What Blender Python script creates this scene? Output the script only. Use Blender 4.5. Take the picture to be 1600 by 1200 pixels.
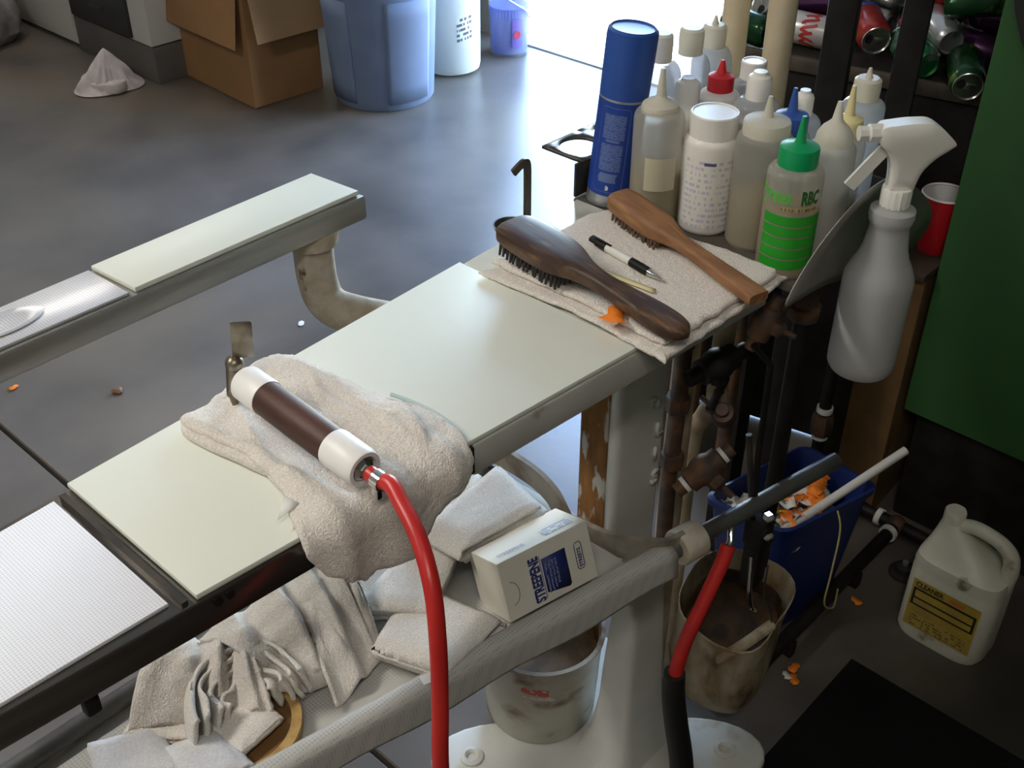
import bpy, bmesh, math, random
from mathutils import Vector, Matrix, Euler, noise
for o in list(bpy.data.objects): bpy.data.objects.remove(o)
random.seed(7)
R = math.radians
SC = bpy.context.scene
COL = SC.collection
# ------------------------------------------------------------------ camera, sky, sun, exposure
cd = bpy.data.cameras.new('camera'); cam = bpy.data.objects.new('camera', cd); COL.objects.link(cam)
cam.location = (0, 0, 1.70); cam.rotation_euler = (R(54.5), 0, R(-46.9))
cd.sensor_width = 36; cd.lens = 40.1; cd.clip_start = .02; cd.clip_end = 200
SC.camera = cam
SC.view_settings.view_transform = 'Standard'; SC.view_settings.look = 'None'
SC.view_settings.exposure = 0.0; SC.view_settings.gamma = 1; SC.view_settings.use_curve_mapping = False
w = bpy.data.worlds.new('sky'); SC.world = w; w.use_nodes = True
nt = w.node_tree; bg = nt.nodes['Background']
sk = nt.nodes.new('ShaderNodeTexSky'); sk.sky_type = 'NISHITA'; sk.sun_disc = False
sk.sun_elevation = R(55); sk.sun_rotation = R(20); sk.air_density = 1.3; sk.dust_density = .3; sk.ozone_density = 3.0
nt.links.new(sk.outputs[0], bg.inputs[0]); bg.inputs[1].default_value = 3.5
sd = bpy.data.lights.new('sun', 'SUN'); sd.energy = 16; sd.angle = R(.6); sd.color = (1, .96, .9)
so = bpy.data.objects.new('sun', sd); COL.objects.link(so)
so.rotation_euler = Vector((-.15, -.55, -1)).to_track_quat('-Z', 'Y').to_euler(); so.location = (5, 5, 8)

# ------------------------------------------------------------------ materials
MATS = {}
def mat(name, c, rough=.5, metal=0, c2=None, scale=20, detail=3, bump=0, bscale=None, bdist=.002, lo=.4, hi=.6,
        trans=0, alpha=1, sheen=0, emit=0, spec=.5, stretch=None, c3=None, scale3=4, lo3=.55, hi3=.65, coat=0, transl=0, coord='Object'):
    if name in MATS: return MATS[name]
    m = bpy.data.materials.new(name); m.use_nodes = True; MATS[name] = m
    t = m.node_tree; b = t.nodes['Principled BSDF']; L = t.links.new
    b.inputs['Base Color'].default_value = (*c, 1); b.inputs['Roughness'].default_value = rough
    b.inputs['Metallic'].default_value = metal; b.inputs['Specular IOR Level'].default_value = spec
    if trans: b.inputs['Transmission Weight'].default_value = trans
    if alpha < 1: b.inputs['Alpha'].default_value = alpha
    if sheen: b.inputs['Sheen Weight'].default_value = sheen; b.inputs['Sheen Roughness'].default_value = .6
    if coat: b.inputs['Coat Weight'].default_value = coat
    if emit: b.inputs['Emission Color'].default_value = (*c, 1); b.inputs['Emission Strength'].default_value = emit
    tc = t.nodes.new('ShaderNodeTexCoord'); vec = tc.outputs[coord]
    if stretch:
        mp = t.nodes.new('ShaderNodeMapping'); mp.inputs['Scale'].default_value = stretch
        L(vec, mp.inputs[0]); vec = mp.outputs[0]
    def nz(s, d):
        n = t.nodes.new('ShaderNodeTexNoise'); n.inputs['Scale'].default_value = s; n.inputs['Detail'].default_value = d
        L(vec, n.inputs['Vector']); return n.outputs['Fac']
    def ramp(fac, lo, hi):
        r = t.nodes.new('ShaderNodeMapRange'); r.inputs['From Min'].default_value = lo; r.inputs['From Max'].default_value = hi
        L(fac, r.inputs['Value']); return r.outputs[0]
    src = None
    if c2:
        mx = t.nodes.new('ShaderNodeMixRGB'); mx.inputs[1].default_value = (*c, 1); mx.inputs[2].default_value = (*c2, 1)
        L(ramp(nz(scale, detail), lo, hi), mx.inputs[0]); src = mx.outputs[0]
    if c3:
        m3 = t.nodes.new('ShaderNodeMixRGB'); m3.inputs[1].default_value = (*c, 1); m3.inputs[2].default_value = (*c3, 1)
        if src: L(src, m3.inputs[1])
        L(ramp(nz(scale3, 4), lo3, hi3), m3.inputs[0]); src = m3.outputs[0]
    if src: L(src, b.inputs['Base Color'])
    if bump:
        bp = t.nodes.new('ShaderNodeBump'); bp.inputs['Strength'].default_value = bump; bp.inputs['Distance'].default_value = bdist
        L(nz(bscale or scale, 3), bp.inputs['Height']); L(bp.outputs[0], b.inputs['Normal'])
    if transl:
        tr = t.nodes.new('ShaderNodeBsdfTranslucent'); tr.inputs[0].default_value = (*c, 1)
        ms = t.nodes.new('ShaderNodeMixShader'); ms.inputs[0].default_value = transl
        L(b.outputs[0], ms.inputs[1]); L(tr.outputs[0], ms.inputs[2]); L(ms.outputs[0], t.nodes['Material Output'].inputs[0])
    return m

def plastic_clear(name, c, clear=.45, rough=.3, transl=.35):
    """cloudy see-through plastic: diffuse + translucent skin with part clear"""
    if name in MATS: return MATS[name]
    m = mat(name, c, rough=rough, transl=transl); t = m.node_tree; L = t.links.new
    out = t.nodes['Material Output']; s = out.inputs[0].links[0].from_socket
    tp = t.nodes.new('ShaderNodeBsdfTransparent'); tp.inputs[0].default_value = (*[.5 + .5 * v for v in c], 1)
    mx = t.nodes.new('ShaderNodeMixShader'); mx.inputs[0].default_value = clear
    L(s, mx.inputs[1]); L(tp.outputs[0], mx.inputs[2]); L(mx.outputs[0], out.inputs[0])
    return m

def printmat(name, paper, ink, rows, cols, thick=.5, dens=.5, rough=.5, seed=0):
    """flat small print: rows of short broken dashes, mapped by UV"""
    if name in MATS: return MATS[name]
    m = mat(name, paper, rough=rough); t = m.node_tree; L = t.links.new; b = t.nodes['Principled BSDF']
    tc = t.nodes.new('ShaderNodeTexCoord'); sp = t.nodes.new('ShaderNodeSeparateXYZ'); L(tc.outputs['UV'], sp.inputs[0])
    def ma(op, a, bb=None):
        n = t.nodes.new('ShaderNodeMath'); n.operation = op
        for i, v in enumerate((a, bb)):
            if v is None: continue
            if isinstance(v, (int, float)): n.inputs[i].default_value = v
            else: L(v, n.inputs[i])
        return n.outputs[0]
    ry = ma('MULTIPLY', sp.outputs[1], rows); fr = ma('FRACT', ry); row = ma('LESS_THAN', fr, thick)
    cb = t.nodes.new('ShaderNodeCombineXYZ'); L(ma('MULTIPLY', sp.outputs[0], cols), cb.inputs[0]); L(ma('MULTIPLY', ma('FLOOR', ry), 7.31), cb.inputs[1]); cb.inputs[2].default_value = seed
    n = t.nodes.new('ShaderNodeTexNoise'); n.inputs['Scale'].default_value = 1; n.inputs['Detail'].default_value = 1; L(cb.outputs[0], n.inputs['Vector'])
    on = ma('MULTIPLY', row, ma('LESS_THAN', n.outputs['Fac'], dens))
    mx = t.nodes.new('ShaderNodeMixRGB'); mx.inputs[1].default_value = (*paper, 1); mx.inputs[2].default_value = (*ink, 1)
    L(on, mx.inputs[0]); L(mx.outputs[0], b.inputs['Base Color'])
    return m

def gridmat(name, c, dark, pitch, rough, metal, duty=.35):
    """fine woven / perforated screen in object space"""
    m = mat(name, c, rough=rough, metal=metal); t = m.node_tree; L = t.links.new; b = t.nodes['Principled BSDF']
    tc = t.nodes.new('ShaderNodeTexCoord'); v = t.nodes.new('ShaderNodeTexVoronoi'); v.inputs['Scale'].default_value = 1 / pitch
    v.inputs['Randomness'].default_value = 0; L(tc.outputs['Object'], v.inputs['Vector'])
    r = t.nodes.new('ShaderNodeMapRange'); r.inputs['From Min'].default_value = duty - .08; r.inputs['From Max'].default_value = duty + .08
    L(v.outputs['Distance'], r.inputs['Value'])
    mx = t.nodes.new('ShaderNodeMixRGB'); mx.inputs[1].default_value = (*dark, 1); mx.inputs[2].default_value = (*c, 1)
    L(r.outputs[0], mx.inputs[0]); L(mx.outputs[0], b.inputs['Base Color'])
    bp = t.nodes.new('ShaderNodeBump'); bp.inputs['Strength'].default_value = .3; bp.inputs['Distance'].default_value = .0006
    L(r.outputs[0], bp.inputs['Height']); L(bp.outputs[0], b.inputs['Normal'])
    return m

# ------------------------------------------------------------------ mesh builder
def frame(loc, z=(0, 0, 1), x=None):
    z = Vector(z).normalized()
    x = Vector(x) if x else (Vector((1, 0, 0)) if abs(z.x) < .9 else Vector((0, 1, 0)))
    y = z.cross(x).normalized(); x = y.cross(z)
    return Matrix(((x.x, y.x, z.x, loc[0]), (x.y, y.y, z.y, loc[1]), (x.z, y.z, z.z, loc[2]), (0, 0, 0, 1)))
def rot(loc, rx=0, ry=0, rz=0):
    return Matrix.Translation(loc) @ Euler((R(rx), R(ry), R(rz))).to_matrix().to_4x4()
def catmull(p, n=8, closed=False):
    p = [Vector(v) for v in p]; out = []; N = len(p)
    for i in range(N if closed else N - 1):
        a, b, c, d = (p[(i - 1) % N], p[i], p[(i + 1) % N], p[(i + 2) % N]) if closed else (p[max(i - 1, 0)], p[i], p[i + 1], p[min(i + 2, N - 1)])
        for k in range(n):
            t = k / n
            out.append(.5 * ((2 * b) + (c - a) * t + (2 * a - 5 * b + 4 * c - d) * t * t + (3 * b - a - 3 * c + d) * t ** 3))
    if not closed: out.append(p[-1])
    return out
def rootloc(o):
    v = Vector()
    while o: v += o.location; o = o.parent
    return v

class B:
    def __init__(s): s.bm = bmesh.new(); s.uv = s.bm.loops.layers.uv.new('UVMap')
    def box(s, c, size, M=None, bev=0, seg=2):
        g = bmesh.ops.create_cube(s.bm, size=1)['verts']
        for v in g: v.co = Vector((v.co.x * size[0], v.co.y * size[1], v.co.z * size[2]))
        if bev:
            e = list({e for v in g for e in v.link_edges})
            r = bmesh.ops.bevel(s.bm, geom=e, offset=bev, segments=seg, affect='EDGES', profile=.5); g = list({v for f in r['faces'] for v in f.verts} | {v for v in g if v.is_valid})
        T = Matrix.Translation(c) if M is None else M @ Matrix.Translation(c)
        for v in g: v.co = T @ v.co
        return s
    def lathe(s, prof, M=None, seg=32, a0=0, a1=360, sq=None, bump=None):
        """prof: (radius, z); sq = (ax, ay, power) gives an oval / rounded-square section"""
        M = M or Matrix(); full = a1 - a0 >= 360; n = seg if full else seg + 1; rings = []
        for r, z in prof:
            if r < 1e-6: rings.append([s.bm.verts.new(M @ Vector((0, 0, z)))]); continue
            ring = []
            for i in range(n):
                a = R(a0 + (a1 - a0) * i / seg); ca, sa = math.cos(a), math.sin(a)
                if sq:
                    k = (abs(ca) ** sq[2] + abs(sa) ** sq[2]) ** (-1 / sq[2]); x, y = ca * k * r * sq[0], sa * k * r * sq[1]
                else: x, y = ca * r, sa * r
                if bump: k = bump(a, z); x *= k; y *= k
                ring.append(s.bm.verts.new(M @ Vector((x, y, z))))
            rings.append(ring)
        for k in range(len(rings) - 1):
            A, C = rings[k], rings[k + 1]
            for i in range(seg):
                j = (i + 1) % n
                if len(A) == 1 and len(C) == 1: continue
                if len(A) == 1: f = [A[0], C[j], C[i]]
                elif len(C) == 1: f = [A[i], A[j], C[0]]
                else: f = [A[i], A[j], C[j], C[i]]
                try:
                    fc = s.bm.faces.new(f)
                    if len(f) == 4:
                        for lp, (u, v) in zip(fc.loops, ((i / seg, k), ((i + 1) / seg, k), ((i + 1) / seg, k + 1), (i / seg, k + 1))):
                            lp[s.uv].uv = (u, v / (len(rings) - 1))
                except ValueError: pass
        return s
    def sweep(s, pts, sec, cap=True, up=None, scale=None):
        pts = [Vector(p) for p in pts]; rings = []; px = None
        for i, p in enumerate(pts):
            d = (pts[min(i + 1, len(pts) - 1)] - pts[max(i - 1, 0)]).normalized()
            if up: x = Vector(up).cross(d)
            elif px is None: x = d.cross(Vector((0, 0, 1)) if abs(d.z) < .9 else Vector((1, 0, 0)))
            else: x = px - d * px.dot(d)
            x.normalize(); px = x; y = d.cross(x); k = scale[i] if scale else 1
            rings.append([s.bm.verts.new(p + x * a * k + y * b * k) for a, b in sec])
        n = len(sec)
        for A, C in zip(rings, rings[1:]):
            for i in range(n): s.bm.faces.new((A[i], A[(i + 1) % n], C[(i + 1) % n], C[i]))
        if cap: s.bm.faces.new(rings[0][::-1]); s.bm.faces.new(rings[-1])
        return s
    def tube(s, pts, r, seg=12, smooth=0, closed=False):
        if smooth: pts = catmull(pts, smooth)
        rr = r if isinstance(r, (list, tuple)) else None
        sec = [(math.cos(2 * math.pi * i / seg), math.sin(2 * math.pi * i / seg)) for i in range(seg)]
        if rr:
            N = len(pts); sc = [rr[min(int(i / (N - 1) * (len(rr) - 1)), len(rr) - 2)] * (1 - ((i / (N - 1) * (len(rr) - 1)) - min(int(i / (N - 1) * (len(rr) - 1)), len(rr) - 2))) + rr[min(int(i / (N - 1) * (len(rr) - 1)), len(rr) - 2) + 1] * ((i / (N - 1) * (len(rr) - 1)) - min(int(i / (N - 1) * (len(rr) - 1)), len(rr) - 2)) for i in range(N)]
        else: sc = [r] * len(pts)
        return s.sweep(pts, sec, scale=sc)
    def prism(s, poly, z0, z1, M=None, bev=0, seg=2):
        M = M or Matrix()
        a = [s.bm.verts.new((p[0], p[1], z0)) for p in poly]; b = [s.bm.verts.new((p[0], p[1], z1)) for p in poly]; n = len(poly)
        f = [s.bm.faces.new(a[::-1]), s.bm.faces.new(b)]
        for i in range(n): f.append(s.bm.faces.new((a[i], a[(i + 1) % n], b[(i + 1) % n], b[i])))
        bmesh.ops.recalc_face_normals(s.bm, faces=f); vs = a + b
        if bev:
            e = list(f[0].edges) + list(f[1].edges)
            r = bmesh.ops.bevel(s.bm, geom=e, offset=bev, segments=seg, affect='EDGES', profile=.5)
            vs = list({v for v in vs if v.is_valid} | {v for q in r['faces'] for v in q.verts})
        for v in vs: v.co = M @ v.co
        return s
    def grid(s, nu, nv, fn, wrap=False):
        V = [[s.bm.verts.new(fn(i / nu, j / nv)) for j in range(nv + 1)] for i in range(nu + (0 if wrap else 1))]
        for i in range(nu):
            i2 = (i + 1) % len(V)
            for j in range(nv):
                f = s.bm.faces.new((V[i][j], V[i2][j], V[i2][j + 1], V[i][j + 1]))
                for lp, (u, v) in zip(f.loops, ((i, j), (i + 1, j), (i + 1, j + 1), (i, j + 1))): lp[s.uv].uv = (u / nu, v / nv)
        return s
    def poly(s, pts):
        s.bm.faces.new([s.bm.verts.new(p) for p in pts]); return s
    def ball(s, c, r, seg=12, M=None):
        prof = [(r * math.sin(math.pi * i / (seg // 2)), -r * math.cos(math.pi * i / (seg // 2))) for i in range(seg // 2 + 1)]
        return s.lathe(prof, (M or Matrix()) @ Matrix.Translation(c), seg)
    def mesh_text(s, body, size, fn, bold=0, width=1):
        cu = bpy.data.curves.new('t', 'FONT'); cu.body = body; cu.size = size; cu.offset = bold; cu.resolution_u = 3
        ob = bpy.data.objects.new('t', cu); COL.objects.link(ob); bpy.context.view_layer.update()
        me = ob.evaluated_get(bpy.context.evaluated_depsgraph_get()).to_mesh()
        vs = [s.bm.verts.new(fn(v.co.x * width, v.co.y)) for v in me.vertices]
        for p in me.polygons:
            try: s.bm.faces.new([vs[i] for i in p.vertices])
            except ValueError: pass
        bpy.data.objects.remove(ob); bpy.data.curves.remove(cu); return s
    def build(s, name, m, parent=None, w=False, sharp=35, solid=0, offset=-1, sub=0, normals=True):
        if normals: bmesh.ops.recalc_face_normals(s.bm, faces=s.bm.faces)
        if w and parent: s.bm.transform(Matrix.Translation(-rootloc(parent)))
        me = bpy.data.meshes.new(name); s.bm.to_mesh(me); s.bm.free()
        me.shade_smooth(); me.set_sharp_from_angle(angle=R(sharp))
        o = bpy.data.objects.new(name, me); COL.objects.link(o); me.materials.append(m)
        if parent: o.parent = parent
        if solid:
            q = o.modifiers.new('solid', 'SOLIDIFY'); q.thickness = solid; q.offset = offset
        if sub:
            q = o.modifiers.new('sub', 'SUBSURF'); q.levels = q.render_levels = sub
        return o

def tag(o, label=None, cat=None, group=None, kind=None):
    if label: o['label'] = label
    if cat: o['category'] = cat
    if group: o['group'] = group
    if kind: o['kind'] = kind
    return o
def thing(name, label, cat, loc=(0, 0, 0), M=None, group=None):
    o = bpy.data.objects.new(name, None); COL.objects.link(o); o.empty_display_size = .05
    if M is not None: o.matrix_world = M; o.location = M.to_translation(); o.rotation_euler = M.to_euler()
    else: o.location = loc
    return tag(o, label, cat, group)
def nz3(x, y, z=0): return noise.noise(Vector((x, y, z)))
# ------------------------------------------------------------------ palette
STEEL = mat('stainless', (.46, .45, .42), .36, .7, c2=(.4, .39, .36), scale=6, stretch=(1, 1, 12))
DARKSTEEL = mat('dark_steel', (.06, .055, .05), .45, .6, c2=(.1, .085, .07), scale=14)
BLACK = mat('black_metal', (.006, .0055, .005), .55, 0, c2=(.014, .011, .009), scale=18, spec=.3)
CHROME = mat('chrome', (.75, .75, .74), .15, 1)
IRON = mat('rusty_iron', (.07, .045, .035), .65, .3, c2=(.14, .07, .035), scale=35, bump=.3, bdist=.001)
BRASS = mat('old_brass', (.28, .2, .09), .4, .8, c2=(.15, .1, .05), scale=30)
TAN = mat('tan_insulation', (.42, .33, .22), .85, c2=(.33, .25, .16), scale=25, bump=.3, bdist=.002)
CASTWHITE = mat('white_cast_paint', (.68, .68, .64), .45, c2=(.6, .6, .56), scale=8, c3=(.38, .25, .1), scale3=7, lo3=.66, hi3=.74, bump=.15, bscale=40)
GLASS = mat('pale_green_glass', (.77, .79, .71), .36, c2=(.75, .77, .69), scale=3, spec=.3)
TERRY = mat('white_terry', (.88, .815, .745), .95, c2=(.68, .62, .56), scale=520, detail=2, lo=.3, hi=.62, bump=.7, bscale=520, bdist=.003, sheen=.15)
TERRYCOOL = mat('cool_white_terry', (.83, .79, .73), .95, c2=(.64, .6, .55), scale=520, detail=2, lo=.3, hi=.62, bump=.6, bscale=520, bdist=.0025, sheen=.15)
WPLAST = mat('white_plastic', (.8, .78, .72), .35)
ORANGE = mat('orange_tag', (1, .27, .02), .7, c2=(.85, .2, .015), scale=60)
PAPER = mat('white_paper', (.75, .74, .7), .8)
RED = mat('red_rubber', (.62, .028, .022), .35, c2=(.5, .02, .018), scale=12)
# ------------------------------------------------------------------ setting
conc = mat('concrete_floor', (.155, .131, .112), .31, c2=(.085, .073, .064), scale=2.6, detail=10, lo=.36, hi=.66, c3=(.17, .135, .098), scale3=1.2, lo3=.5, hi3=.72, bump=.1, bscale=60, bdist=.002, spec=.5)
# grime plus dim light around the machine and pipes, both painted into the concrete
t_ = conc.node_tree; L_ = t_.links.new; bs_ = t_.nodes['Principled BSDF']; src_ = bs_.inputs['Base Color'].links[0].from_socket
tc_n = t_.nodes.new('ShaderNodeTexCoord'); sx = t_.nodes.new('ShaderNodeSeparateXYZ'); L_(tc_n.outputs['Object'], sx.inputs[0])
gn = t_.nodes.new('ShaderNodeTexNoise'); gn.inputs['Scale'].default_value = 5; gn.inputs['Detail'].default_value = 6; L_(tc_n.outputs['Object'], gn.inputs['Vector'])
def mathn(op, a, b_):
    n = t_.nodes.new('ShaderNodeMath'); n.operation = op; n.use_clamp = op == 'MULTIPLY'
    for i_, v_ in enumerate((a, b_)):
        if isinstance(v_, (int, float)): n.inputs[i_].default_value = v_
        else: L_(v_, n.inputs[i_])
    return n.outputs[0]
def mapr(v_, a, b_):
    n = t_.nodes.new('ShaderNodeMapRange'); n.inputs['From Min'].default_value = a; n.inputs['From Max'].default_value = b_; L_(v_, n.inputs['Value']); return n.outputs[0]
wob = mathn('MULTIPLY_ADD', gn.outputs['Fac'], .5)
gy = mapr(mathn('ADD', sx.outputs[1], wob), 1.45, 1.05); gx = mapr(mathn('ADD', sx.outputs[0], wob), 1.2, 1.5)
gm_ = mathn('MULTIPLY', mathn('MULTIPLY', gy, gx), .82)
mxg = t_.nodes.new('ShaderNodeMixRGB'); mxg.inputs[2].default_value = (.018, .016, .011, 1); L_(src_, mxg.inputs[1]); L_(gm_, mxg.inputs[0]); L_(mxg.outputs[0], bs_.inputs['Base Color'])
floor = B().box((.5, 2, -.12), (8, 10, .16)).build('floor', mat('floor_base', (.02, .02, .02), .9)); tag(floor, 'grey concrete shop floor with a dark saw-cut joint', 'floor', kind='structure')
for x0, x1, y0, y1 in ((-2.6, .752, -2.4, 5.6), (.762, 3.66, -2.4, 5.6)):
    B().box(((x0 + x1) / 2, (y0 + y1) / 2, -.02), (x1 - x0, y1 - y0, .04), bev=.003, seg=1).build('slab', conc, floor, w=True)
pave = B().box((10, 2.5, -.05), (12.66, 30, .08)).build('pavement', mat('outdoor_concrete', (.62, .6, .56), .8, c2=(.52, .5, .47), scale=3, detail=6))
tag(pave, 'sunlit pale concrete outside the open doorway', 'pavement', kind='structure')
wallm = mat('painted_wall', (.3, .29, .26), .8, c2=(.26, .25, .23), scale=3, bump=.1, bscale=80)
DY0, DY1, DH = 1.55, 3.52, 2.45
wb = B()
wb.box((3.74, (5.6 + DY1) / 2, 1.5), (.15, 5.6 - DY1, 3)).box((3.74, (DY0 - 2.4) / 2, 1.5), (.15, DY0 + 2.4, 3)).box((3.74, (DY0 + DY1) / 2, (3 + DH) / 2), (.15, DY1 - DY0, 3 - DH))
tag(wb.build('wall_back', wallm), 'painted wall around the open doorway', 'wall', kind='structure')
tag(B().box((.5, 5.67, 1.5), (6.4, .14, 3)).build('wall_left', wallm), 'painted wall behind the cabinets', 'wall', kind='structure')
tag(B().box((.5, -2.47, 1.5), (6.4, .14, 3)).build('wall_right', wallm), 'painted wall behind the green machine', 'wall', kind='structure')
tag(B().box((-2.67, 1.6, 1.5), (.14, 8.2, 3)).build('wall_front', wallm), 'painted wall behind the viewer', 'wall', kind='structure')
tag(B().box((.57, 1.6, 3.06), (6.6, 8.4, .12)).build('ceiling', mat('ceiling_paint', (.45, .44, .41), .9)), 'plain white shop ceiling', 'ceiling', kind='structure')
tb = B(); trimm = mat('door_trim_paint', (.35, .34, .32), .5)
for y in (DY0 + .03, DY1 - .03): tb.box((3.74, y, DH / 2), (.16, .06, DH), bev=.006)
tb.box((3.74, (DY0 + DY1) / 2, DH - .03), (.2, DY1 - DY0 - .12, .06), bev=.006)
tag(tb.build('trim_1', trimm), 'painted frame of the open doorway', 'trim', kind='structure')
tag(B().box((3.7, (DY0 + DY1) / 2, .002), (.09, DY1 - DY0 - .124, .01), bev=.003).build('trim_2', mat('worn_sill', (.45, .43, .4), .5)), 'worn pale sill of the open doorway', 'trim', kind='structure')

def ceiling_light(loc, power, rz=0):
    t = thing('fluorescent_fixture', 'long white fluorescent strip light on the ceiling', 'ceiling light', loc, group='fluorescent strips on the ceiling'); t.rotation_euler.z = R(rz)
    B().box((0, 0, -.03), (1.25, .2, .06), bev=.01).build('housing', WPLAST, t)
    em = mat('lit_tube', (1, .97, .9), .5, emit=6)
    for y in (-.05, .05): B().lathe([(0, -.6), (.016, -.6), (.016, .6), (0, .6)], frame((0, y, -.085), (1, 0, 0)), 12).build('tube', em, t)
    l = bpy.data.lights.new('tube_glow', 'AREA'); l.shape = 'RECTANGLE'; l.size = 1.2; l.size_y = .2; l.energy = power; l.color = (1, .95, .86)
    lo = bpy.data.objects.new('tube_glow', l); COL.objects.link(lo); lo.parent = t; lo.location = (0, 0, -.13)
ceiling_light((-.75, 2.0, 3.0), 48, 0)
ceiling_light((-.6, -.35, 3.0), 18, 0)
ceiling_light((2.3, 4.7, 3.0), 18, 0)

# ------------------------------------------------------------------ spotting board
ZT = 1.0
sb = thing('spotting_board', 'long tapered spotting board with glass top, sleeve arm and white cast pedestal', 'spotting board', (1.0, .735, 0))
def poly_board(inset=0, x0=None, x1=None):
    def yr(x): return (.656 - (x - .307) * .069 if x > .1 else .67) + inset
    def yl(x): return .864 + (x - .31) * .055 - inset
    x0 = -.22 if x0 is None else x0; x1 = 1.10 if x1 is None else x1
    return [(x0, yr(x0)), (x1, yr(x1)), (x1, yl(x1)), (x0, yl(x0))]
p = poly_board(-.003); r0, l0 = p[0], p[3]
nose = [(-.22 - .085 * math.sin(R(a)), .5 * (r0[1] + l0[1]) + .5 * (l0[1] - r0[1]) * math.cos(R(a))) for a in range(15, 180, 15)]
XS = .62; yr_ = lambda x: p[0][1] if x < .1 else .656 - (x - .307) * .069 - .003
yl_ = lambda x: .864 + (x - .31) * .055 + .003
POL = mat('polished_dark_steel', (.2, .185, .165), .22, .85, c2=(.15, .14, .125), scale=5, stretch=(1, 1, 14))
FRAMEG = mat('worn_grey_frame', (.56, .55, .51), .4, c2=(.5, .49, .45), scale=9, c3=(.3, .22, .13), scale3=14, lo3=.66, hi3=.74)
B().prism([p[0], (.1, .6673), (XS, yr_(XS)), (XS, yl_(XS)), l0] + nose, .957, .994, bev=.003).build('board_frame', POL, sb, w=True)
B().prism([(XS, yr_(XS)), p[1], p[2], (XS, yl_(XS))], .955, .994, bev=.003).build('board_frame', FRAMEG, sb, w=True)  # tray half of the frame, paler than the nose half
B().prism(poly_board(-.0015, .312, .862), .9945, 1.0015, bev=.002).build('glass_panel', GLASS, sb, w=True)
B().prism(poly_board(.002, .867, 1.098), .9945, .9985, bev=.0015).build('end_plate', mat('pale_enamel', (.7, .71, .64), .3, c2=(.62, .62, .55), scale=10), sb, w=True)
q = poly_board(.009, -.22, .292)
nose2 = [(-.22 - .076 * math.sin(R(a)), .5 * (q[0][1] + q[3][1]) + .5 * (q[3][1] - q[0][1]) * math.cos(R(a))) for a in range(15, 180, 15)]
SCREEN = gridmat('fine_screen', (.9, .89, .92), (.7, .69, .72), .003, .4, .1, .28)
ns = B().prism(q + nose2, .9945, .999, bev=.001).build('nose_screen', SCREEN, sb, w=True); ns['label'] = 'fine silvery screen over the suction nose'
B().box((.302, .757, .9965), (.006, .2, .005)).build('seam_strip', DARKSTEEL, sb, w=True)
gl = B()
for xx, rr in ((.318, 0), (.33, 0)):
    gl.lathe([(0, -.004), (.0045, -.004), (.0045, .001), (0, .002)], frame((xx + .01, .6515 - (xx - .307) * .069 - .0005, .985), (0, -1, 0)), 10)
gl.build('screw', BLACK, sb, w=True)
# underside chamber and nose bracket
B().prism([(.55, .70), (1.09, .66), (1.09, .87), (.55, .83)], .925, .957, bev=.004).build('suction_chamber', STEEL, sb, w=True)
B().box((.21, .672, .945), (.014, .012, .03), bev=.003).build('catch', BLACK, sb, w=True)
# pedestal column
cx0, cx1, cy0, cy1 = .95, 1.06, .70, .768
cb = B()
def colring(z, k, g=0):
    mx, my = (cx0 + cx1) / 2, (cy0 + cy1) / 2; s_ = min(1, max(0, (.50 - z) / .12)); s_ = s_ * s_ * (3 - 2 * s_); ox, oy = .06 * s_, -.012 * s_
    hx_, hy_ = (cx1 - cx0) / 2 * k + g, (cy1 - cy0) / 2 * k + g
    return [Vector((mx + ox + a * hx_, my + oy + b_ * hy_, z)) for a, b_ in ((-1, -1), (1, -1), (1, 1), (-1, 1))]
zs = [(.925, 1.1, 0), (.90, 1.0, 0), (.7, 1.0, 0), (.5, .97, 0), (.47, .9, 0), (.44, .82, 0), (.41, .77, 0), (.37, .74, .0), (.31, .76, .002), (.24, .8, .004), (.16, .82, .006), (.09, .86, .012), (.03, 1, .025), (.004, 1, .035)]
rings = []
for z, k, g in zs:
    c = colring(z, k, g); ring = []
    rd = .012 + g * .6
    for i in range(4):
        a, b_, d = c[i - 1], c[i], c[(i + 1) % 4]; u = (a - b_).normalized(); v = (d - b_).normalized()
        for j in range(5):
            t = j / 4; ring.append(b_ + u * rd * (1 - t) ** 2 + v * rd * t * t)
    rings.append([cb.bm.verts.new(q) for q in ring])
for A, C in zip(rings, rings[1:]):
    n = len(A)
    for i in range(n): cb.bm.faces.new((A[i], A[(i + 1) % n], C[(i + 1) % n], C[i]))
cb.bm.faces.new(rings[0]); cb.bm.faces.new(rings[-1][::-1])
colm = cb.build('column', CASTWHITE, sb, w=True, sharp=50)
B().box((.9485, .737, .71), (.003, .046, .39), bev=.001).build('rust_streak', mat('thick_rust', (.27, .12, .03), .9, c2=(.12, .055, .018), scale=26, stretch=(1, 1.6, .5), lo=.3, hi=.7, bump=.6, bscale=70, c3=(.5, .48, .42), scale3=34, lo3=.54, hi3=.6), colm, w=True)
lt = B()
for ch, z, sz in (('T', .80, .02), ('h', .795, .016), ('L', .742, .03), ('I', .70, .03), ('S', .655, .034), ('I', .52, .03), ('I', .475, .026)):
    x = 1.034 if ch not in 'Th' else (1.015 if ch == 'T' else 1.032)
    lt.mesh_text(ch, sz, lambda a, b_, x=x, z=z: Vector((x + a, .6988, z + b_ - .01)), bold=.0012)
lt.build('lettering', CASTWHITE, colm, w=True, solid=.0045, offset=0, normals=False)['label'] = 'raised cast letters on the pedestal'
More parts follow.
